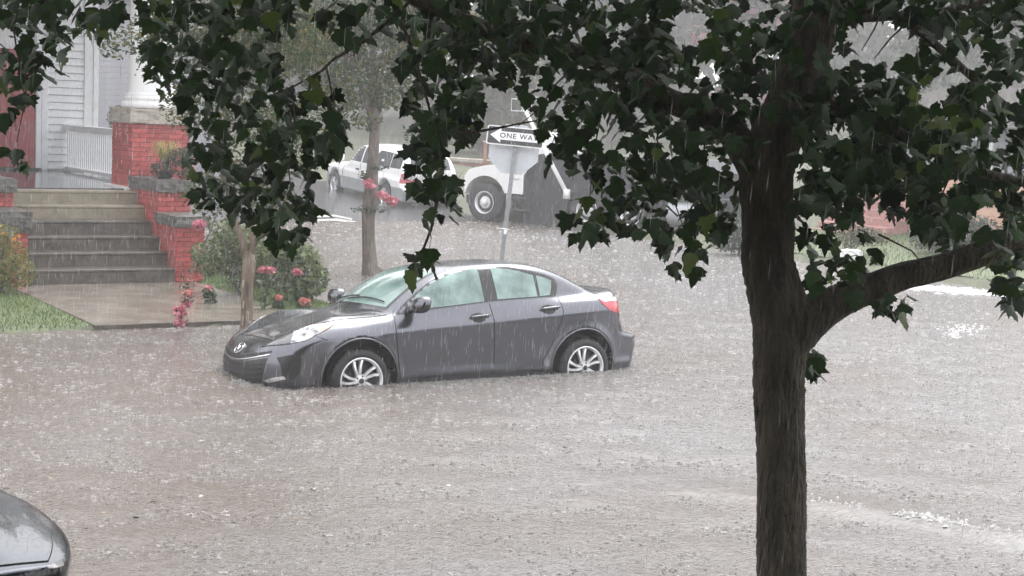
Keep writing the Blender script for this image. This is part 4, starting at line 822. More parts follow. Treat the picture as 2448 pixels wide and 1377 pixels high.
M['flower_leaf']=leaf_mat('flower_leaf',(.05,.085,.04),(.14,.19,.09),.6,.25,spec=.2)
M['stem_green']=mat('stem_green',(.06,.09,.03),.5)
def blossom(parent,c,r,mt,n=110,seed=0,flat=.75,name='blossom'):
    v,f=leaf_cloud([(0,0,0,r,r,r*flat)],n,r*.75,seed=seed,aspect=1.1,shell=.3,droop=-.3); return link(name,np_mesh(name,v,f,M[mt]),parent,loc=c)
# shrubs right of the path, behind the nearer tree
bx,by=-3.72,21.35
t=shrub('garden_shrub','rounded green shrub with feathery leaves behind the peeling tree trunk','shrub',(bx,by,.05),[(-.42,.0,.55,.36,.32,.27),(-.1,.1,.72,.36,.32,.30),(-.55,.1,.42,.25,.25,.18),(.2,.0,.52,.34,.30,.28),(-.30,0,.86,.26,.24,.22)],3600,.066,'bush_leaf',11,stems=9,stem_mat='bush_stem' if 'bush_stem' in M else 'bark_far')
blossom(t,(-.62,-.2,.98),.09,'petal_pink',120,1)
for k,(u,v) in enumerate(((572,580),(597,585),(566,604))): p=at(u,v,21.4); blossom(t,(p[0]-bx,p[1]-by,p[2]-.05),.05,'leaf_yellow',26,40+k,name='yellow_leaves')
t=shrub('garden_shrub','looser green shrub with drooping leaves at the corner beyond the pink flowers','shrub',(-2.95,21.0,.05),[(.0,0,.50,.36,.36,.32),(.16,0,.34,.30,.30,.26),(-.22,0,.66,.26,.3,.24),(.02,0,.20,.36,.34,.18)],2500,.085,'bush_leaf',12,stems=8)
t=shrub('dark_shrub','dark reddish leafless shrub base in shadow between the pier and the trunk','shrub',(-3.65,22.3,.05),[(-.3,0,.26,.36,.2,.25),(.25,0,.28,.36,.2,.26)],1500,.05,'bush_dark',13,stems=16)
# zinnia-like pink flowers on leafy stems
def flower(label,u,v,depth,base_v,mt,r,seed,heads=1):
    top=np.array(at(u,v,depth)); z0=max(0.03,float(height(np.array(top[0]),np.array(top[1])))); rr=random.Random(seed)
    t=thing('flower_plant',label,'flower',(top[0]+rr.uniform(-.04,.04),top[1],z0),group=None); o=np.array(t.location)
    st_=MB(); q=top-o; st_.tube([(0,0,-.03),(q[0]*.3+.015,q[1]*.3,q[2]*.4),(q[0]*.8,q[1]*.8,q[2]*.8),tuple(q)],[.010,.008,.007,.006],6); st_.build('stem',M['stem_green'],t)
    bl=[(q[0]*f,q[1]*f,q[2]*f,.10,.09,.05) for f in np.linspace(.12,.92,10)]; v_,f_=leaf_cloud(bl,80,.085,seed=seed,aspect=1.9); link('leaves',np_mesh('leaves',v_,f_,M['flower_leaf']),t)
    for k in range(heads): blossom(t,(q[0]+(k-(heads-1)/2)*r*1.7,q[1],q[2]+rr.uniform(-.01,.02)),r,mt,120,seed+k)
    return t
flower('tall pink flower with two heads side by side right of the peeling trunk',638,648,20.0,760,'petal_pink',.060,21,2)
flower('single pink flower on a bare leafy stem over the path left of the trunk',499,689,20.4,760,'petal_pink',.055,22)
flower('soft pink flower at the top of the corner shrub with twigs rising behind it',709,655,20.6,740,'petal_pink',.065,23)
flower('small coral flower low in front of the corner shrub',666,716,20.2,760,'petal_coral',.052,24)
flower('withered coral flower lowest and rightmost beside the car windshield',728,726,20.4,745,'petal_coral',.075,25)
# stiff twigs behind the pink flower
tw=thing('bare_twigs','two stiff bare twigs sticking out of the corner shrub beside the wet road','twig',at(700,690,20.9)); o=np.array(tw.location)
for a,b in (((712,648),(728,606)),((735,655),(752,626))):
    mb=MB(); mb.tube([np.array(at(a[0]-14,a[1]+40,20.9))-o,np.array(at(*a,20.9))-o,np.array(at(*b,20.9))-o],[.010,.008,.004],5); mb.build('twig',M['bark_far'],tw)
# orange-flowering feathery shrub, left edge
p=HW(-.30,3.35,.05)
t=shrub('marigold_shrub','feathery yellow-green shrub with small orange flowers beside the left stair pier','shrub',p,[(0,0,.45,.42,.34,.38),(.2,-.05,.30,.34,.30,.26),(-.25,0,.6,.35,.3,.30),(.05,0,.75,.25,.25,.18)],3800,.08,'bush_yellow',14,stems=8,aspect=5)
for k in range(16): rr=random.Random(k+5); blossom(t,(rr.uniform(-.4,.35),rr.uniform(-.35,.1),rr.uniform(.35,.92)),.03,'petal_orange',22,k,name='blossom')
# potted grass with pink flowers on the upper pier
pc=HW(2.72,5.55,1.515); t=thing('potted_grass','arching grass and pink flowers in a pot on the upper stair pier','plant',pc)
mb=MB(); mb.lathe([(0,0),(.10,0),(.13,.10),(.14,.11),(.12,.12),(.11,.09),(0,.08)],20); mb.build('pot',M['dark_trim'],t,30)
M['straw']=leaf_mat('straw',(.20,.22,.06),(.52,.42,.16),.5,.3)
vs=[];fs=[]; rr=random.Random(4)
for k in range(260):
    a=rr.uniform(0,6.28); L_=rr.uniform(.30,.62); out=rr.uniform(.25,.95)*L_*.8; w=.006; c,s_=math.cos(a),math.sin(a); q=len(vs)
    for f,zz in ((0,.12),(.35,.12+L_*.62),(.7,.12+L_*.78),(1,.12+L_*(.60-.4*out))): vs+= [(c*out*f-s_*w*(1-f*.9),s_*out*f+c*w*(1-f*.9),zz),(c*out*f+s_*w*(1-f*.9),s_*out*f-c*w*(1-f*.9),zz)]
    for i in range(3): fs.append((q+2*i,q+2*i+1,q+2*i+3,q+2*i+2))
link('grass_blades',np_mesh('grass_blades',vs,np.array(fs),M['straw']),t)
v,f=leaf_cloud([(.28,-.1,.36,.2,.18,.16),(.36,-.1,.10,.16,.16,.12),(.0,-.08,.14,.22,.16,.14)],1300,.05,seed=5); link('foliage',np_mesh('foliage',v,f,M['far_leaf_grey']),t)
for k,(dx,dz) in enumerate(((.36,.26),(.46,.18),(.30,.02),(.44,-.02),(.52,.30),(.24,-.06))): blossom(t,(dx,-.15,dz),.06,'petal_pink' if k%2 else 'petal_coral',60,60+k)
# shrub beyond the porch corner and the grey neighbour
shrub('porch_shrub','pale green shrub beyond the porch railing beside the white column','shrub',HW(4.7,13.5,.2),[(0,0,1.6,.5,.5,.5),(.3,0,1.0,.6,.5,.6),(-.2,.2,2.1,.35,.35,.35)],2600,.11,'far_leaf_grey',15,stems=6)
nb=thing('grey_house','hazy lilac-grey neighbour house beyond the porch corner','house',(-12.6,45.5,float(height(np.array(-12.6),np.array(45.5)))),(0,0,PSI))
M['lilac']=mat('lilac',(.30,.30,.33),.6,var=.12,scale=3)
MB().box(-5,0,-.5,4.2,8,5.2).build('wall',M['lilac'],nb)
for k in range(30): link('siding_board',(BM_:=globals().get('SIDB') or MB().cbox(-5,-.03,0,4.2,.0,.16,.004).mesh('siding_board',M['lilac'])),nb,loc=(0,0,.2+.165*k)); SIDB=BM_
mb=MB(); mb.add([(-5.4,-.5,5.2),(4.6,-.5,5.2),(4.6,8.5,5.2),(-5.4,8.5,5.2),(-5.4,4,7.8),(4.6,4,7.8)],[(0,1,5,4),(2,3,4,5),(1,2,5),(3,0,4),(0,3,2,1)]); mb.build('roof',M['shingle'],nb)
for x0 in (-3.5,-1.6): 
    wf=MB().cbox(x0,-.06,2.2,x0+1.1,-.01,4.0,.01).build('window_frame',M['grey_white'],nb); MB().box(x0+.1,-.075,2.3,x0+1.0,-.05,3.9).build('pane',M['glass_dark'],wf)
# low orange retaining wall beyond the truck
rw_=thing('retaining_wall','low orange-red retaining wall with a pale coping behind the vehicles','wall',at(985,404,60)); d_=np.array(at(1290,410,55))-np.array(rw_.location); L_=np.hypot(d_[0],d_[1]); rw_.rotation_euler=(0,0,math.atan2(d_[1],d_[0]))
M['orange_wall']=mat('orange_wall',(.36,.13,.085),.6,var=.2,scale=5,bump=.3,bscale=20)
MB().cbox(0,0,-.9,L_,.3,.40,.02).build('wall_face',M['orange_wall'],rw_); mb=MB(); mb.cbox(-.1,-.08,.40,L_+.1,.4,.55,.02); mb.build('coping',M['stone_light'],rw_)
po=thing('wall_post','thin orange post standing at the end of the retaining wall','post',at(1158,404,56.8)); MB().cbox(-.06,-.06,-.5,.06,.06,.98,.01).build('shaft',M['orange_wall'],po); mb=MB(); mb.cbox(-.09,-.09,.98,.09,.09,1.04,.01); mb.build('cap',M['stone_light'],po)
# peach brick house on the right bank
M['peach']=mat('peach',(.62,.36,.25),.6,col2=(.70,.46,.35),scale=3,bump=.2,bscale=30); M['pinkbrick']=mat('pinkbrick',(.42,.22,.20),.6,var=.2,scale=8,obj_var=.1)
ph=thing('peach_house','peach masonry house with grey siding above, seen between leaves on the right bank','house',tuple(np.array([HO[0]+21*CS+5*SN*0,HO[1]+21*SN,0])),(0,0,PSI))
zb=float(height(np.array(8.),np.array(37.)))
MB().box(0,-9,-.5,7,9.4,1.75).build('masonry_wall',M['peach'],ph); MB().box(.05,-9,1.75,7,9.4,2.95).build('upper_wall',M['lilac'],ph)
cb=MB().cbox(-.025,-9,0,.0,9.4,.175,.006).mesh('masonry_course',M['peach']); sb_=MB().add([(-.03,-9,0),(.05,-9,0),(.05,9.4,0),(-.03,9.4,0),(.03,-9,.17),(.05,-9,.17),(.05,9.4,.17),(.03,9.4,.17)],[(0,3,2,1),(4,5,6,7),(0,4,7,3),(0,1,5,4),(3,7,6,2)]).mesh('siding_board',M['lilac'])
for k in range(8): link('masonry_course',cb,ph,loc=(0,0,.25+.185*k))
for k in range(6): link('siding_board',sb_,ph,loc=(0,0,1.78+.175*k))
mb=MB(); mb.add([(-.5,-9.5,2.9),(7.5,-9.5,2.9),(7.5,9.9,2.9),(-.5,9.9,2.9),(3.4,-9.5,3.9),(3.4,9.9,3.9)],[(0,4,5,3),(1,2,5,4),(0,1,4),(3,5,2),(0,3,2,1)]); mb.build('roof',M['shingle'],ph)
for y0 in (-6,-2.5,1.5,5.2): wf=MB().cbox(-.05,y0,1.85,.06,y0+1.1,2.7,.01).build('window_frame',M['white_paint'],ph); MB().box(-.065,y0+.1,1.93,-.03,y0+1.0,2.62).build('pane',M['glass_dark'],wf)
sp_=thing('brick_stoop','pinkish brick stoop in front of the peach house between the leaves','steps',HW(19.6,8.2,0),(0,0,PSI))
for k in range(5): mb=MB(); mb.cbox(.28*k,-1.1,0 if k==0 else .25+.17*k-.02,1.6,1.1,.25+.17*(k+1),.01); mb.build('step',M['pinkbrick'],sp_)
shrub('roadside_bush','grey-green bush at the water edge left of the big tree trunk','bush',(4.75,32.5,.0),[(0,0,.45,.5,.45,.42),(.3,.1,.35,.4,.4,.33),(-.3,0,.38,.35,.35,.33),(0,.1,.75,.35,.35,.2)],4200,.075,'far_leaf_grey',16,stems=7)
shrub('roadside_bush','low brown dried bush on the right bank in front of the stoop','bush',on(2030,590,.35),[(0,0,.25,.5,.4,.25),(.4,0,.2,.4,.35,.2)],1500,.07,'far_leaf_olive',17,stems=9)
shrub('roadside_bush','rounded green bush on the right bank in front of the peach wall','bush',HW(18.8,4.0,.3),[(0,0,.45,.6,.6,.45),(.5,.2,.4,.5,.5,.4),(-.5,.2,.35,.5,.5,.35)],3200,.09,'far_leaf_grey',18,stems=6)
shrub('roadside_bush','olive bush at the far right of the bank below the peach wall','bush',HW(18.4,.2,.3),[(0,0,.4,.7,.6,.4),(.6,.2,.5,.5,.5,.4)],3000,.09,'far_leaf_olive',19,stems=6)
rk=thing('white_rock','white rounded landscaping stone on the grass at the water edge','rock',on(2034,618,.16)); link('stone',stone_mesh('stone',-.20,-.15,-.12,.20,.15,.17,M['white_paint'],seed=21,amp=.05),rk)
# ================================================================ crape myrtles
M['bark_peel']=mat('bark_peel',(.055,.036,.026),.55,col2=(.25,.185,.13),scale=8,bump=.5,bscale=18,stretch=(1.6,1.6,.35),bdist=.03)
M['bark_grey']=mat('bark_grey',(.075,.062,.05),.6,col2=(.17,.14,.115),scale=6,bump=.6,bscale=20,stretch=(1.6,1.6,.35),bdist=.03)
def myrtle_trunk(t, path, rad, seed, n=14, mt='bark_peel'):
    mb=MB(); mb.tube(path,rad,n,noise=.06); return mb.build('trunk',M[mt],t,True)
o1=np.array(on(590,786,0)); t1=thing('crape_myrtle','slim tree with peeling tan bark standing in the water in front of the path','tree',tuple(o1))
P1=lambda u,v,d=0: tuple(np.array(at(u,v,18.62+d))-o1)
myrtle_trunk(t1,[P1(588,815),P1(589,786),P1(590,760),P1(591,715),P1(592,670),P1(596,630),P1(594,600)],[.098,.082,.074,.072,.073,.085,.06],1)
for k,(pa,ra) in enumerate((([(592,640),(578,570),(556,510),(540,450),(520,360),(500,250)],[.05,.042,.036,.03,.022,.012]),([(597,640),(604,580),(600,500),(612,400),(640,280)],[.045,.035,.028,.02,.01]),([(596,600),(640,540),(668,470),(690,380)],[.03,.022,.016,.008]))):
    mb=MB(); mb.tube([P1(*q) for q in pa],ra,9,noise=.05); mb.build('limb',M['bark_peel'],t1,True)
for k in range(7):
    rr=random.Random(k); u=rr.uniform(580,600); v=rr.uniform(655,770); p=np.array(P1(u,v)); mb=MB(); L_=rr.uniform(.05,.14); mb.add([(p[0],-.079,p[2]),(p[0]+.016,-.082,p[2]),(p[0]+.010,-.090,p[2]-L_),(p[0]-.004,-.084,p[2]-L_)],[(0,1,2,3)])
    mb.build('peeling_bark',M['stone_light'],t1)
M['myrtle_leaf']=leaf_mat('myrtle_leaf',(.06,.085,.05),(.17,.19,.11),.5,.25)
M['myrtle_mixed']=leaf_mat('myrtle_mixed',(.040,.075,.022),(.18,.15,.035),.7,.2,pos=(.5,1.),spec=.1)
bl=[P1(500,470)+(.35,.3,.28),P1(560,430)+(.4,.3,.3),P1(640,480)+(.35,.3,.28),P1(480,250)+(.5,.4,.4),P1(600,300)+(.6,.4,.5),P1(700,330)+(.5,.4,.5),P1(560,120)+(.7,.5,.5),P1(680,90)+(.7,.5,.5),P1(420,90)+(.6,.5,.5),P1(600,-60)+(.9,.6,.5),P1(275,95,-.3)+(.22,.25,.25),P1(345,170,-.3)+(.12,.12,.10)]
v,f=leaf_cloud(bl,15000,.065,seed=31); link('crown',np_mesh('crown',v,f,M['myrtle_mixed']),t1)
for k,(u,v,s_) in enumerate(((430,745,.085),(450,700,.06),(430,772,.07),(452,665,.05),(445,728,.06))):
    blossom(t1,P1(u,v,-.5),s_,'petal_pink' if k%2==0 else 'petal_coral',60,70+k)
mb=MB(); mb.tube([P1(540,450,-.2),P1(500,560,-.45),P1(460,640,-.5),P1(440,720,-.5),P1(430,770,-.5)],[.010,.008,.007,.005,.003],5); mb.tube([P1(500,560,-.45),P1(400,625,-.5),P1(352,690,-.5)],[.006,.004,.002],5); mb.build('drooping_twig',M['bark_far'],t1)
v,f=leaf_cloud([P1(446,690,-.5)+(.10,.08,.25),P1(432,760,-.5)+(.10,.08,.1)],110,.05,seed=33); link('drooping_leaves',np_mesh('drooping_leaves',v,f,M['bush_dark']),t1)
o2=np.array(on(888,655,0)); t2=thing('crape_myrtle','slim tree with grey-brown trunk rising behind the sedan windshield','tree',tuple(o2))
P2=lambda u,v,d=0: tuple(np.array(at(u,v,25.55+d))-o2)
myrtle_trunk(t2,[P2(890,672),P2(888,655),P2(884,625),P2(881,570),P2(880,520),P2(884,480),P2(889,420),P2(893,360),P2(897,290),P2(896,220)],[.22,.175,.118,.108,.106,.122,.10,.095,.088,.07],2,mt='bark_grey')
mb=MB(); mb.tube([P2(888,640),P2(905,648),P2(925,660)],[.12,.09,.04],9,noise=.08); mb.build('root_flare',M['bark_grey'],t2,True)
for pa,ra in (([(896,300),(870,220),(830,150),(800,80)],[.07,.05,.035,.02]),([(897,280),(920,200),(960,120),(990,40)],[.07,.05,.035,.02]),([(896,230),(890,150),(900,60)],[.07,.045,.02])):
    mb=MB(); mb.tube([P2(*q) for q in pa],ra,8,noise=.05); mb.build('limb',M['bark_grey'],t2,True)
bl=[P2(u,v)+(rx,.5,rz) for u,v,rx,rz in ((800,250,.42,.35),(860,200,.6,.45),(930,220,.4,.32),(780,170,.5,.45),(900,110,.8,.5),(980,150,.5,.4),(820,70,.8,.5),(1000,60,.7,.5),(740,90,.6,.5),(880,290,.28,.16),(660,120,.7,.5),(1080,90,.7,.5),(900,0,1.2,.6))]
v,f=leaf_cloud(bl,15000,.085,seed=34); link('crown',np_mesh('crown',v,f,M['myrtle_mixed']),t2)
for k,(u,v,s_) in enumerate(((735,105,.11),(700,70,.1),(840,135,.08),(1015,150,.08),(912,465,.09),(938,480,.10),(882,440,.11),(925,474,.08))): blossom(t2,P2(u,v,-.2 if k>3 else 0),s_,'petal_coral' if k<4 else 'petal_pink',50,80+k)
for k,bq in enumerate((P2(868,500,-.2)+(.2,.1,.07),P2(905,500,-.2)+(.22,.1,.05),P2(905,400,-.2)+(.18,.1,.06),P2(870,420,-.2)+(.1,.1,.1),P2(975,330,-.3)+(.12,.1,.22))):
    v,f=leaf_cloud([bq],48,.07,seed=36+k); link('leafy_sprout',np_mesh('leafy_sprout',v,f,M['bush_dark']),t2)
# ================================================================ one way sign
sg=thing('one_way_sign','leaning steel post with a black and white one way sign above a grey octagon back','sign',on(1190,700,-.2))
so=np.array(sg.location); base=np.array(at(1186,735,24.3)); topp=np.array(at(1237,300,24.55)); ax=(topp-base)/np.linalg.norm(topp-base)
mb=MB()
fx=np.cross(ax,[0,-1.,0]); fx/=np.linalg.norm(fx); fy=np.cross(ax,fx)
prof=[(-.034,-.006),(-.034,.022),(-.026,.022),(-.026,.002),(.026,.002),(.026,.022),(.034,.022),(.034,-.006)]
vs=[tuple(base-so+fx*x+fy*y) for x,y in prof]+[tuple(topp-so+fx*x+fy*y) for x,y in prof]; n=8; mb.add(vs,[tuple(range(n)),tuple(range(2*n-1,n-1,-1))]+[(i,(i+1)%n,(i+1)%n+n,i+n) for i in range(n)]); mb.build('post',M['steel'],sg)
nrm=np.array([-.10,-1.,.04]); nrm-=ax*np.dot(nrm,ax); nrm/=np.linalg.norm(nrm); ex=np.cross(nrm,ax)*-1
if ex[0]<0: ex=-ex
def SP(c,x,y,z): return tuple(np.array(c)+ex*x+ax*y+nrm*z)
def rrect(w,h,r,n=6):
    p=[]
    for cx_,cy_,a0 in ((w/2-r,h/2-r,0),(-w/2+r,h/2-r,90),(-w/2+r,-h/2+r,180),(w/2-r,-h/2+r,270)):
        for k in range(n+1): a=math.radians(a0+90*k/n); p.append((cx_+r*math.cos(a),cy_+r*math.sin(a)))
    return p
def plate(c,poly,z0,z1,name,mt,parent):
    mb=MB(); n=len(poly); mb.add([SP(c,x,y,z1) for x,y in poly]+[SP(c,x,y,z0) for x,y in poly],[tuple(range(n)),tuple(range(2*n-1,n-1,-1))]+[(i,i+n,(i+1)%n+n,(i+1)%n) for i in range(n)]); return mb.build(name,mt,parent)
c1=np.array(at(1232,327,24.47))-so
pn=plate(c1,rrect(.914,.305,.035),.0,.004,'sign_panel',M['sign_white'],sg)
plate(c1,rrect(.880,.271,.026),.0045,.0062,'black_field',M['sign_black'],pn)
plate(c1,[(-.405,.0),(-.232,.118),(-.232,.068),(.385,.068),(.325,0),(.385,-.068),(-.232,-.068),(-.232,-.118)],.0066,.0082,'arrow',M['sign_white'],pn)
cu=bpy.data.curves.new('lettering','FONT'); cu.body='ONE WAY'; cu.size=.118; cu.align_x='CENTER'; cu.align_y='CENTER'; cu.extrude=.0008; cu.offset=.0016; cu.space_character=1.18
tmp=bpy.data.objects.new('tmp',cu); COL.objects.link(tmp); dg=bpy.context.evaluated_depsgraph_get(); dg.update(); me=bpy.data.meshes.new_from_object(tmp.evaluated_get(dg)); bpy.data.objects.remove(tmp); me.name='lettering'
for v in me.vertices: v.co=Vector(SP(c1,v.co.x*.98+.055,v.co.y*.95,.0098+v.co.z))
me.materials.clear(); me.materials.append(M['sign_black']); link('lettering',me,pn)
for y in (.118,-.118): mb=MB(); cc=SP(c1,0,y,.0068); mb.lathe([(0,0),(.010,0),(.012,-.004)],8,'y',cc); mb.build('bolt',M['steel'],pn)
c2=np.array(at(1229,357,24.62))-so; h=.40; k_=.4142*h
plate(c2,[(-h,-k_),(-k_,-h),(k_,-h),(h,-k_),(h,k_),(k_,h),(-k_,h),(-h,k_)],-.004,.0,'octagonal_sign',M['alu_back'],sg)
mb=MB(); cb_=np.array(at(1205,548,24.40))-so; mb.tube([cb_+fx*.05*math.cos(a)+fy*.045*math.sin(a) for a in np.linspace(0,6.28,14)],.012,6); mb.tube([cb_-fx*.12+nrm*.05,cb_+fx*.09+nrm*.05],.008,5); mb.add([tuple(cb_+nrm*.06+fx*x+ax*y) for x,y in ((.0,-.01),(.06,-.015),(.05,-.08),(.012,-.09))],[(0,1,2,3)]); mb.build('plastic_tie',M['white_paint'],sg)
# ================================================================ vehicles
sedan,_=build_sedan()
deck,dloc=build_deck_car()
def park(builder,u,v,lx,ly,rz,lift=0):
    p=on_road(u,v,lift); c,s_=math.cos(rz),math.sin(rz); return builder((p[0]-(lx*c-ly*s_),p[1]-(lx*s_+ly*c),p[2]),rz)
park(build_pickup,923,487,3.3,-.82,PSI-math.pi/2,-.02)
park(build_truck,1163,531,0,-1.02,math.radians(-33),-.06)
# ================================================================ the maple in the foreground
def bark_mat():
    m=mat('bark',(.026,.021,.016),.7,col2=(.125,.098,.070),scale=10,bump=1.0,bscale=30,stretch=(1.9,1.9,.50),bdist=.04); return m
M['bark']=bark_mat()
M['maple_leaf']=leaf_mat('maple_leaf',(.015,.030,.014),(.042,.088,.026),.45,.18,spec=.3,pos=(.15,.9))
M['maple_leaf_lit']=leaf_mat('maple_leaf_lit',(.05,.09,.02),(.12,.17,.04),.42,.35,spec=.35)  # yellow-green leaves that catch the light, the brightness put into their colour
TD=5.7
mo=np.array(at(1870,1640,TD)); mo[2]=.2
mt_=thing('maple_tree','dark maple tree in front with a forked trunk, its leaves hanging over the whole street','tree',tuple(mo))
def T(u,v,d=TD): return np.array(at(u,v,d))-mo
PX=TD/F_PX
def limb(name,pts,rad,n=22,seed=0,ridge=.10,res=.03):
    """a limb with ridged bark: rings along a smoothed path"""
    P=np.array([T(*p) for p in pts]); R_=np.array([r*(p[2] if len(p)>2 else TD)/F_PX for r,p in zip(rad,pts)])
    s=np.concatenate([[0],np.cumsum(np.linalg.norm(np.diff(P,axis=0),axis=1))]); m=max(4,int(s[-1]/res)); q=np.linspace(0,s[-1],m); C=np.stack([Spl(np.stack([s,P[:,i]],1))(q) for i in range(3)],1); Rq=Spl(np.stack([s,R_],1))(q)
    rr=np.random.default_rng(seed); ph=rr.uniform(0,6.28,9); V=[]; prev=None
    for i in range(m):
        t=C[min(i+1,m-1)]-C[max(i-1,0)]; t/=np.linalg.norm(t); a=np.cross(t,[0,1.,0]) if prev is None else prev-t*np.dot(prev,t); a/=np.linalg.norm(a); b=np.cross(t,a); prev=a
        w=np.linspace(0,2*math.pi,n,endpoint=False); zz=q[i]
        g=np.abs(np.sin(5*w+ph[0]+1.3*math.sin(2.1*zz+ph[1])+.8*math.sin(5*zz)))*.6+np.abs(np.sin(9*w+ph[2]+1.7*math.sin(3.3*zz+ph[3])))*.4-.5+.35*np.sin(11*zz+3*w+ph[4])*np.sin(7*zz+ph[5])
        r=Rq[i]*(1+ridge*g*.55+.02*rr.normal(size=n)); V.append(C[i]+r[:,None]*(np.cos(w)[:,None]*a+np.sin(w)[:,None]*b))
    V=np.concatenate(V); I,J=np.meshgrid(np.arange(m-1),np.arange(n),indexing='ij'); J2=(J+1)%n
    Fq=np.stack([I*n+J,I*n+J2,(I+1)*n+J2,(I+1)*n+J],-1).reshape(-1,4); return link(name,np_mesh(name,V,Fq,M['bark'],smooth=True),mt_)
limb('trunk',[(1872,1700),(1869,1500),(1869,1377),(1868,1200),(1866,1050),(1861,950),(1862,880),(1866,800),(1862,740),(1848,680),(1836,620),(1838,560),(1835,500),(1832,440),(1843,370),(1870,290),(1905,200),(1935,100),(1952,0),(1965,-150),(1980,-420)],[66,60,58,58,57,60,61,64,68,63,62,61,60,63,62,58,55,54,54,50,30],44,1,.16,.016)
limb('limb',[(1850,460),(1800,395),(1752,320),(1690,275),(1600,240),(1500,180),(1400,135),(1300,108),(1200,85),(1090,40),(1000,2),(900,-60),(760,-120)],[40,40,36,32,29,26,24,23,21,19,17,14,8],20,2,.10)
limb('limb',[(1875,850),(1900,800),(1945,752),(2000,722),(2080,690),(2160,660),(2250,640),(2350,605),(2448,572),(2600,520),(2800,430)],[46,53,50,41,36,33,31,31,27,24,16],24,3,.12)
limb('limb',[(1930,215),(2010,262),(2100,296),(2200,345),(2300,395),(2420,430),(2560,440)],[24,20,17,14,12,10,7],12,4,.08)
limb('limb',[(1950,20),(2020,30),(2110,22),(2170,55),(2240,110),(2330,190),(2448,290),(2560,380)],[26,18,13,11,10,9,8,5],12,5,.08)
limb('limb',[(1985,45),(2060,42),(2150,38),(2290,20),(2448,-30)],[16,12,10,8,5],10,6,.06)
TW=[[(990,-5),(950,30),(900,75),(850,112),(800,140),(765,172),(705,205),(640,232),(600,260)],[(960,50),(985,120),(1010,200),(1035,290),(1055,370),(1040,430)],[(1035,320),(1075,300),(1130,318),(1160,311),(1200,304),(1250,294),(1295,286)],[(1040,420),(1045,480),(1030,550),(1010,600),(985,640)],
 [(560,-20),(500,80),(480,180),(520,300),(560,420)],[(700,205),(705,300),(690,400),(700,500)],[(300,-20),(260,20),(235,50),(200,85)],[(235,50),(190,75),(120,90)],[(1480,175),(1440,260),(1420,360),(1410,470)],[(1600,240),(1570,330),(1600,450),(1640,560)],[(1690,280),(1680,400),(1700,520)],
 [(1400,135),(1330,200),(1290,260),(1240,300)],[(2170,55),(2130,90),(2090,140)],[(2110,22),(2090,70),(2060,120)],[(2280,400),(2250,470),(2260,560)],[(2100,560),(2180,600),(2200,625)],[(2330,190),(2280,260),(2270,330),(2330,390)],[(2420,430),(2400,520),(2400,640)],[(1130,160),(1170,70),(1200,85)],
 [(20,-20),(40,120),(60,240),(40,340)],[(780,160),(800,250),(770,330)],[(1940,640),(1990,620),(2050,610)],[(1925,860),(1945,875)],[(2110,690),(2130,720)]]
for i,pts in enumerate(TW):
    rr=random.Random(i); mb=MB(); dd=[TD-.25*(k/len(pts))*(1 if i%2 else -1) for k in range(len(pts))]; mb.tube([T(p[0],p[1],d) for p,d in zip(pts,dd)],[max(.0016,(5.0 if i<4 else 2.6)*(1-.75*k/len(pts))*PX) for k in range(len(pts))],6,noise=.1); mb.build('twig',M['bark'],mt_)
# flakes of bark lifting off the silhouette
for i,(u,v,du,L_) in enumerate(((1812,960,-5,40),(1930,760,8,34))):
    mb=MB(); mb.add([T(u,v,TD-.03),T(u+6,v+3,TD-.03),T(u+du*.3,v+L_,TD-.04),T(u+du,v+L_*.8,TD-.05)],[(0,1,2,3)]); mb.build('bark_flake',M['bark'],mt_)
# leaves -----------------------------------------------------------
def leaf_outline(kind):
    base=[(0,0),(.10,-.03),(.24,-.02),(.36,.06),(.52,.12),(.44,.22),(.50,.34),(.40,.38),(.30,.42),(.34,.58),(.20,.58),(.15,.74),(0,1.0)]
    if kind==1: base=[(0,0),(.16,-.04),(.34,.02),(.50,.18),(.40,.30),(.42,.44),(.30,.48),(.24,.60),(.26,.72),(.12,.78),(0,.98)]
    if kind==2: base=[(0,0),(.12,-.06),(.30,-.10),(.44,-.06),(.38,.06),(.58,.16),(.50,.28),(.38,.34),(.26,.36),(.30,.52),(.34,.66),(.16,.66),(0,1.02)]
    return base
def leaf_base(kind,curl):
    h=leaf_outline(kind); pts=h+[(-x,y) for x,y in h[-2:0:-1]]; V=[(0,.38,.0)]
    for x,y in pts: V.append((x,y,-.28*abs(x)*curl-.22*curl*max(0,y-.35)**1.5+.04*math.sin(9*x+5*y)))
    n=len(pts); Fq=[(0,1+i,1+(i+1)%n) for i in range(n)]
    k=len(V); V+=[(-.010,0,0),(.010,0,0),(.004,-.55,.10),(-.004,-.55,.10)]; Fq+=[(k,k+1,k+2),(k,k+2,k+3)]     # the stalk
    return np.array(V),np.array(Fq)
BASES=[leaf_base(k,c) for k,c in ((0,.5),(1,.9),(2,.3),(1,.3),(0,1.1))]
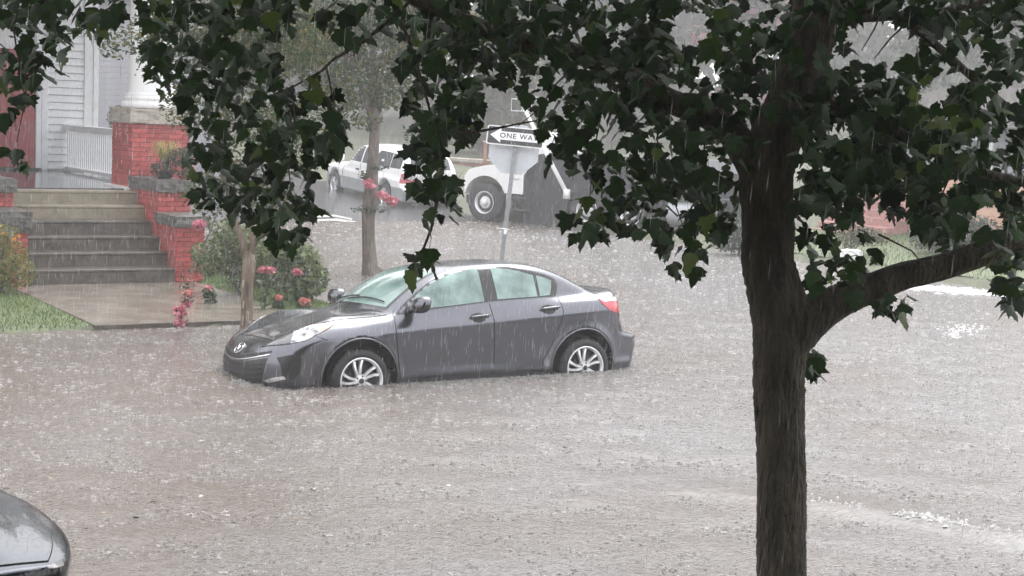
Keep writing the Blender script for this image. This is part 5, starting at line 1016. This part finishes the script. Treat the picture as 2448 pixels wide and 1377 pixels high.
POLY=[ # regions of the crown seen from the street side: outline in photo pixels, leaves per 10,000 px, depth spread
 ([(-60,-80),(335,-80),(330,45),(250,60),(165,70),(152,150),(110,195),(75,225),(62,262),(-60,300)],10.5),([(150,70),(262,55),(255,115),(150,125)],3.0),
 ([(320,-80),(740,-80),(730,50),(650,90),(690,170),(780,185),(830,270),(842,335),(790,372),(745,435),(758,500),(735,560),(690,585),(645,565),(610,520),(560,520),(480,470),(440,470),(455,400),(445,330),(440,255),(400,230),(335,195),(345,120)],14.5),
 ([(730,-80),(1010,-80),(960,50),(900,95),(820,100),(755,60)],7.0),
 ([(960,40),(1180,-80),(1260,100),(1190,190),(1150,250),(1140,330),(1060,330),(1070,420),(1130,430),(1110,490),(1065,555),(1015,535),(985,440),(990,330),(955,235),(960,140)],19),
 ([(1150,-80),(1960,-80),(1900,180),(1850,330),(1770,470),(1752,545),(1705,615),(1640,625),(1590,600),(1560,560),(1500,575),(1440,560),(1370,570),(1352,500),(1390,470),(1375,420),(1340,350),(1310,350),(1262,395),(1240,330),(1300,290),(1200,180),(1150,110)],14.0),
 ([(1880,-80),(2520,-80),(2520,560),(2440,545),(2300,585),(2200,575),(2120,585),(2060,540),(1990,520),(1925,470),(1895,560),(1880,300)],18),
 ([(1925,620),(2050,600),(2100,650),(2060,700),(1990,712),(1930,690)],14),([(2085,690),(2172,690),(2168,750),(2100,742)],24),([(1926,838),(1968,845),(1962,892),(1928,890)],45),([(2365,590),(2460,575),(2460,735),(2385,735)],19),
 ([(1905,430),(2330,420),(2448,470),(2448,560),(2290,590),(2200,596),(2060,570),(1960,625),(1912,600)],7),([(2050,560),(2300,540),(2280,600),(2120,640)],3.5),([(985,600),(1050,590),(1045,625),(1005,650),(955,665),(950,640)],14.0),([(1240,395),(1340,340),(1330,400),(1290,395)],6),([(0,340),(62,345),(60,392),(0,395)],12),([(1585,600),(1700,595),(1690,640),(1590,640)],7),([(560,520),(760,470),(745,600),(650,610)],5)]
HOLES=[(1645,62,42),(1690,150,26),(1612,215,30),(1800,300,20),(1710,205,18),(2085,85,58),(2140,95,52),(2150,140,30),(2330,128,30),(2415,205,30),(2230,215,38),(2285,180,22),(2085,520,34),(2140,548,40),(2185,575,30),(2358,512,34),(2225,590,24),(2420,100,18),(1560,480,16),(1270,470,40),(1190,250,34),(1230,330,60),(590,85,22),(610,60,18),(470,60,18),(200,120,40),(1730,470,14),(1120,370,20),(1000,160,22),(2020,560,26),(2310,330,20),(2395,330,18),(2010,140,20),(1900,430,14),(1480,350,12),(1350,480,24)]
def inside(p,poly):
    c=False; j=len(poly)-1
    for i in range(len(poly)):
        a,b=poly[i],poly[j]
        if (a[1]>p[1])!=(b[1]>p[1]) and p[0]<(b[0]-a[0])*(p[1]-a[1])/(b[1]-a[1])+a[0]: c=not c
        j=i
    return c
rl=random.Random(12); LEAVES=[]
for poly,dens in POLY:
    us=[p[0] for p in poly]; vs=[p[1] for p in poly]; A=.5*abs(sum(poly[i][0]*poly[i-1][1]-poly[i-1][0]*poly[i][1] for i in range(len(poly))))
    n=int(A/1e4*dens*2.15); k=0; tries=0; cl=None
    while k<n and tries<60000:
        tries+=1
        if cl is None or rl.random()<.22: cl=(rl.uniform(min(us),max(us)),rl.uniform(min(vs),max(vs)),rl.uniform(5.15,6.6))    # leaves come in sprays
        u,v=cl[0]+rl.gauss(0,62),cl[1]+rl.gauss(0,55)
        if not inside((u,v),poly): 
            if rl.random()<.3: cl=None
            continue
        if any((u-h[0])**2+(v-h[1])**2<(h[2]*1.15)**2 for h in HOLES): continue
        d=min(7.2,max(4.9,cl[2]+rl.gauss(0,.22)))
        if u<800: d=min(d,6.3)
        LEAVES.append((u,v,d)); k+=1
def leaf_matrix(rr,size,tip=None):
    # the blade hangs: its tip points down and outwards, its face turns up and to a random side
    yaw=rr.uniform(0,6.28); pitch=math.radians(rr.uniform(15,80)); roll=math.radians(rr.gauss(0,32))
    return Matrix.Rotation(yaw,3,'Z')@Matrix.Rotation(-pitch,3,'X')@Matrix.Rotation(roll,3,'Y')*size if False else (Matrix.Rotation(yaw,3,'Z')@Matrix.Rotation(-pitch,3,'X')@Matrix.Rotation(roll,3,'Y'))
recs=[]
for (u,v,d) in LEAVES:
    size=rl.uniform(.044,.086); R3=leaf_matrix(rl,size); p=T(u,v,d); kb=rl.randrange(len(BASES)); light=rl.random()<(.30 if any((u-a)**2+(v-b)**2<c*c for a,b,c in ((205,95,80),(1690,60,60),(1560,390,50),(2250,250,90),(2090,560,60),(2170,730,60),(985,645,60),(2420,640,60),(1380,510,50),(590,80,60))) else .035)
    recs.append((d,p,R3,size,kb,light,u,v))
recs.sort(key=lambda r:r[0])
inview=[i for i,r in enumerate(recs) if -20<r[6]<2468 and -10<r[7]<1400]
# the leaves nearest the street view are pieces of their own; silhouetted edge leaves first
solo=set(); occ={}
for i in inview:
    r=recs[i]; key=(int(r[6]//38),int(r[7]//38))
    if occ.get(key,0)<1 : solo.add(i); occ[key]=1
    if len(solo)>=300: break
LM=[]
for kb,(V,Fq) in enumerate(BASES): LM.append([np_mesh('leaf',V,Fq,M['maple_leaf']),np_mesh('leaf',V,Fq,M['maple_leaf_lit'])])
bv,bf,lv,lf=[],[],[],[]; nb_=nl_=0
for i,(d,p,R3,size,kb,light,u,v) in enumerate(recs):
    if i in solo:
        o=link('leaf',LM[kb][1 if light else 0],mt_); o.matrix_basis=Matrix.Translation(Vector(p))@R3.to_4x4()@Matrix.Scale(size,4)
    else:
        V=(BASES[kb][0]*size)@np.array(R3).T+p
        if light: lv.append(V); lf.append(BASES[kb][1]+nl_); nl_+=len(V)
        else: bv.append(V); bf.append(BASES[kb][1]+nb_); nb_+=len(V)
# the rest of the crown overhead and to the sides, out of this view: it shades what hangs below
for k in range(20000):
    x,y,z=rl.uniform(-4.8,4.8),rl.uniform(2.0,10),rl.uniform(3.5,7.6)
    if ((x-.1)/4.7)**2+((y-5.7)/4.2)**2+((z-4.3)/3.2)**2>1: continue
    if z<3.0+.115*y+.1: continue
    kb=rl.randrange(len(BASES)); V=(BASES[kb][0]*rl.uniform(.13,.20))@np.array(leaf_matrix(rl,1)).T+np.array([x,y,z])-mo; bv.append(V); bf.append(BASES[kb][1]+nb_); nb_+=len(V)
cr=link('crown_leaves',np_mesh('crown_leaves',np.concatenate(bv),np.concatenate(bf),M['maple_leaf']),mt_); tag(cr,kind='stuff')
cr=link('crown_leaves',np_mesh('crown_leaves',np.concatenate(lv),np.concatenate(lf),M['maple_leaf_lit']),mt_); tag(cr,kind='stuff')
# ================================================================ leaves and litter afloat
M['litter']=mat('litter',(.03,.035,.02),.4); M['litter_pale']=mat('litter_pale',(.55,.53,.42),.4); M['litter_tan']=mat('litter_tan',(.42,.27,.16),.5)
V,Fq=BASES[1]; FL=[np_mesh('leaf_blade',V,Fq,M[k]) for k in ('litter','litter_pale','litter_tan')]
for i,(u,v,k,s_) in enumerate(((1348,1068,0,.055),(2378,1088,0,.05),(372,1198,0,.045),(322,1236,0,.06),(205,1262,0,.045),(482,1183,1,.06),(745,1168,1,.05),(958,1212,1,.055),(255,1225,2,.05),(120,1140,2,.045),(1075,1158,1,.05),(485,1262,1,.07),(578,1200,1,.05))):
    p=on(u,v,.006); o=link('floating_leaf',FL[k],loc=p,rot=(random.uniform(-.15,.15),random.uniform(-.2,.2),random.uniform(0,6.28)),scale=(s_,s_,s_))
    tag(o,('dark leaf floating in open water below the sedan rear wheel','dark leaf speck floating far right beyond the maple trunk','dark leaf floating in the lower left water, farthest of three dark specks there','dark leaf floating between two dark specks in the lower left water','dark leaf floating nearest the dark blue car','pale leaf floating below the sedan front wheel, left one of a pair','pale leaf floating below the sedan front wheel, right one of a pair','pale leaf floating below the middle of the sedan','tan leaf floating beside the dark specks at lower left','tan leaf floating far left, above the dark blue car','pale leaf floating right of the middle below the sedan','large pale leaf floating nearest the bottom edge at left','pale leaf floating near the bottom, right of the large pale leaf')[i],'leaf','leaves floating on the flood water')
p=np.array(on(8,1270,.76)); o=link('fallen_leaf',FL[1],loc=tuple(p),rot=(.1,0,1.2),scale=(.06,.06,.06)); tag(o,'pale yellow leaf stuck on the wet trunk lid of the dark blue car','leaf')
# ================================================================ rain
M['rain']=bpy.data.materials.new('rain'); m=M['rain']; m.use_nodes=True; n=m.node_tree; n.nodes.clear(); L=n.links.new
ou=n.nodes.new('ShaderNodeOutputMaterial'); mx=n.nodes.new('ShaderNodeMixShader'); tr=n.nodes.new('ShaderNodeBsdfTransparent'); m2=n.nodes.new('ShaderNodeMixShader'); df=n.nodes.new('ShaderNodeBsdfDiffuse'); tl=n.nodes.new('ShaderNodeBsdfTranslucent')
df.inputs[0].default_value=(.85,.86,.88,1); tl.inputs[0].default_value=(.85,.86,.88,1); mx.inputs[0].default_value=.36
L(df.outputs[0],m2.inputs[1]); L(tl.outputs[0],m2.inputs[2]); L(tr.outputs[0],mx.inputs[1]); L(m2.outputs[0],mx.inputs[2]); L(mx.outputs[0],ou.inputs[0])
r=np.random.default_rng(77); N=34000
y=2.6+r.random(N)**.62*23.5; x=r.uniform(-1,1,N)*(1.2+.42*y); z=r.uniform(-.02,1,N)*(2.75+.16*y)
c=np.stack([x,y,z],1); Ln=r.uniform(.04,.11,N)*(.75+.02*y); w=r.uniform(.0007,.0014,N)*(.8+.02*y); lean=np.stack([-.045+r.normal(0,.012,N),r.normal(0,.02,N)],1)
top_=c+np.stack([lean[:,0]*Ln*-1,lean[:,1]*Ln,Ln],1); V=[]
for k in range(3):
    a=2*math.pi*k/3; o_=np.stack([np.cos(a)*w,np.sin(a)*w,0*w],1); V.append(c+o_+np.stack([0*w,0*w,Ln*.3],1))
V=np.stack([c]+V+[top_],1).reshape(-1,3); q=np.arange(N)*5; Fq=np.concatenate([np.stack([q+a_,q+b_,q+c_],1) for a_,b_,c_ in ((0,2,1),(0,3,2),(0,1,3),(1,2,4),(2,3,4),(3,1,4))])
zmin=V.reshape(N,5,3)[:,:,2].min(1); tag(link('rain',np_mesh('rain',V,Fq,M['rain'])),kind='stuff')
# ================================================================ rain haze
M['haze']=bpy.data.materials.new('haze'); m=M['haze']; m.use_nodes=True; n=m.node_tree; n.nodes.clear(); ou=n.nodes.new('ShaderNodeOutputMaterial'); vo=n.nodes.new('ShaderNodeVolumePrincipled'); vo.inputs['Color'].default_value=(.95,.955,.97,1); vo.inputs['Density'].default_value=.0033; vo.inputs['Anisotropy'].default_value=.2; n.links.new(vo.outputs[0],ou.inputs['Volume'])
hz=MB().box(-96,-14,-1.6,100,176,40).build('haze',M['haze']); tag(hz,kind='stuff')
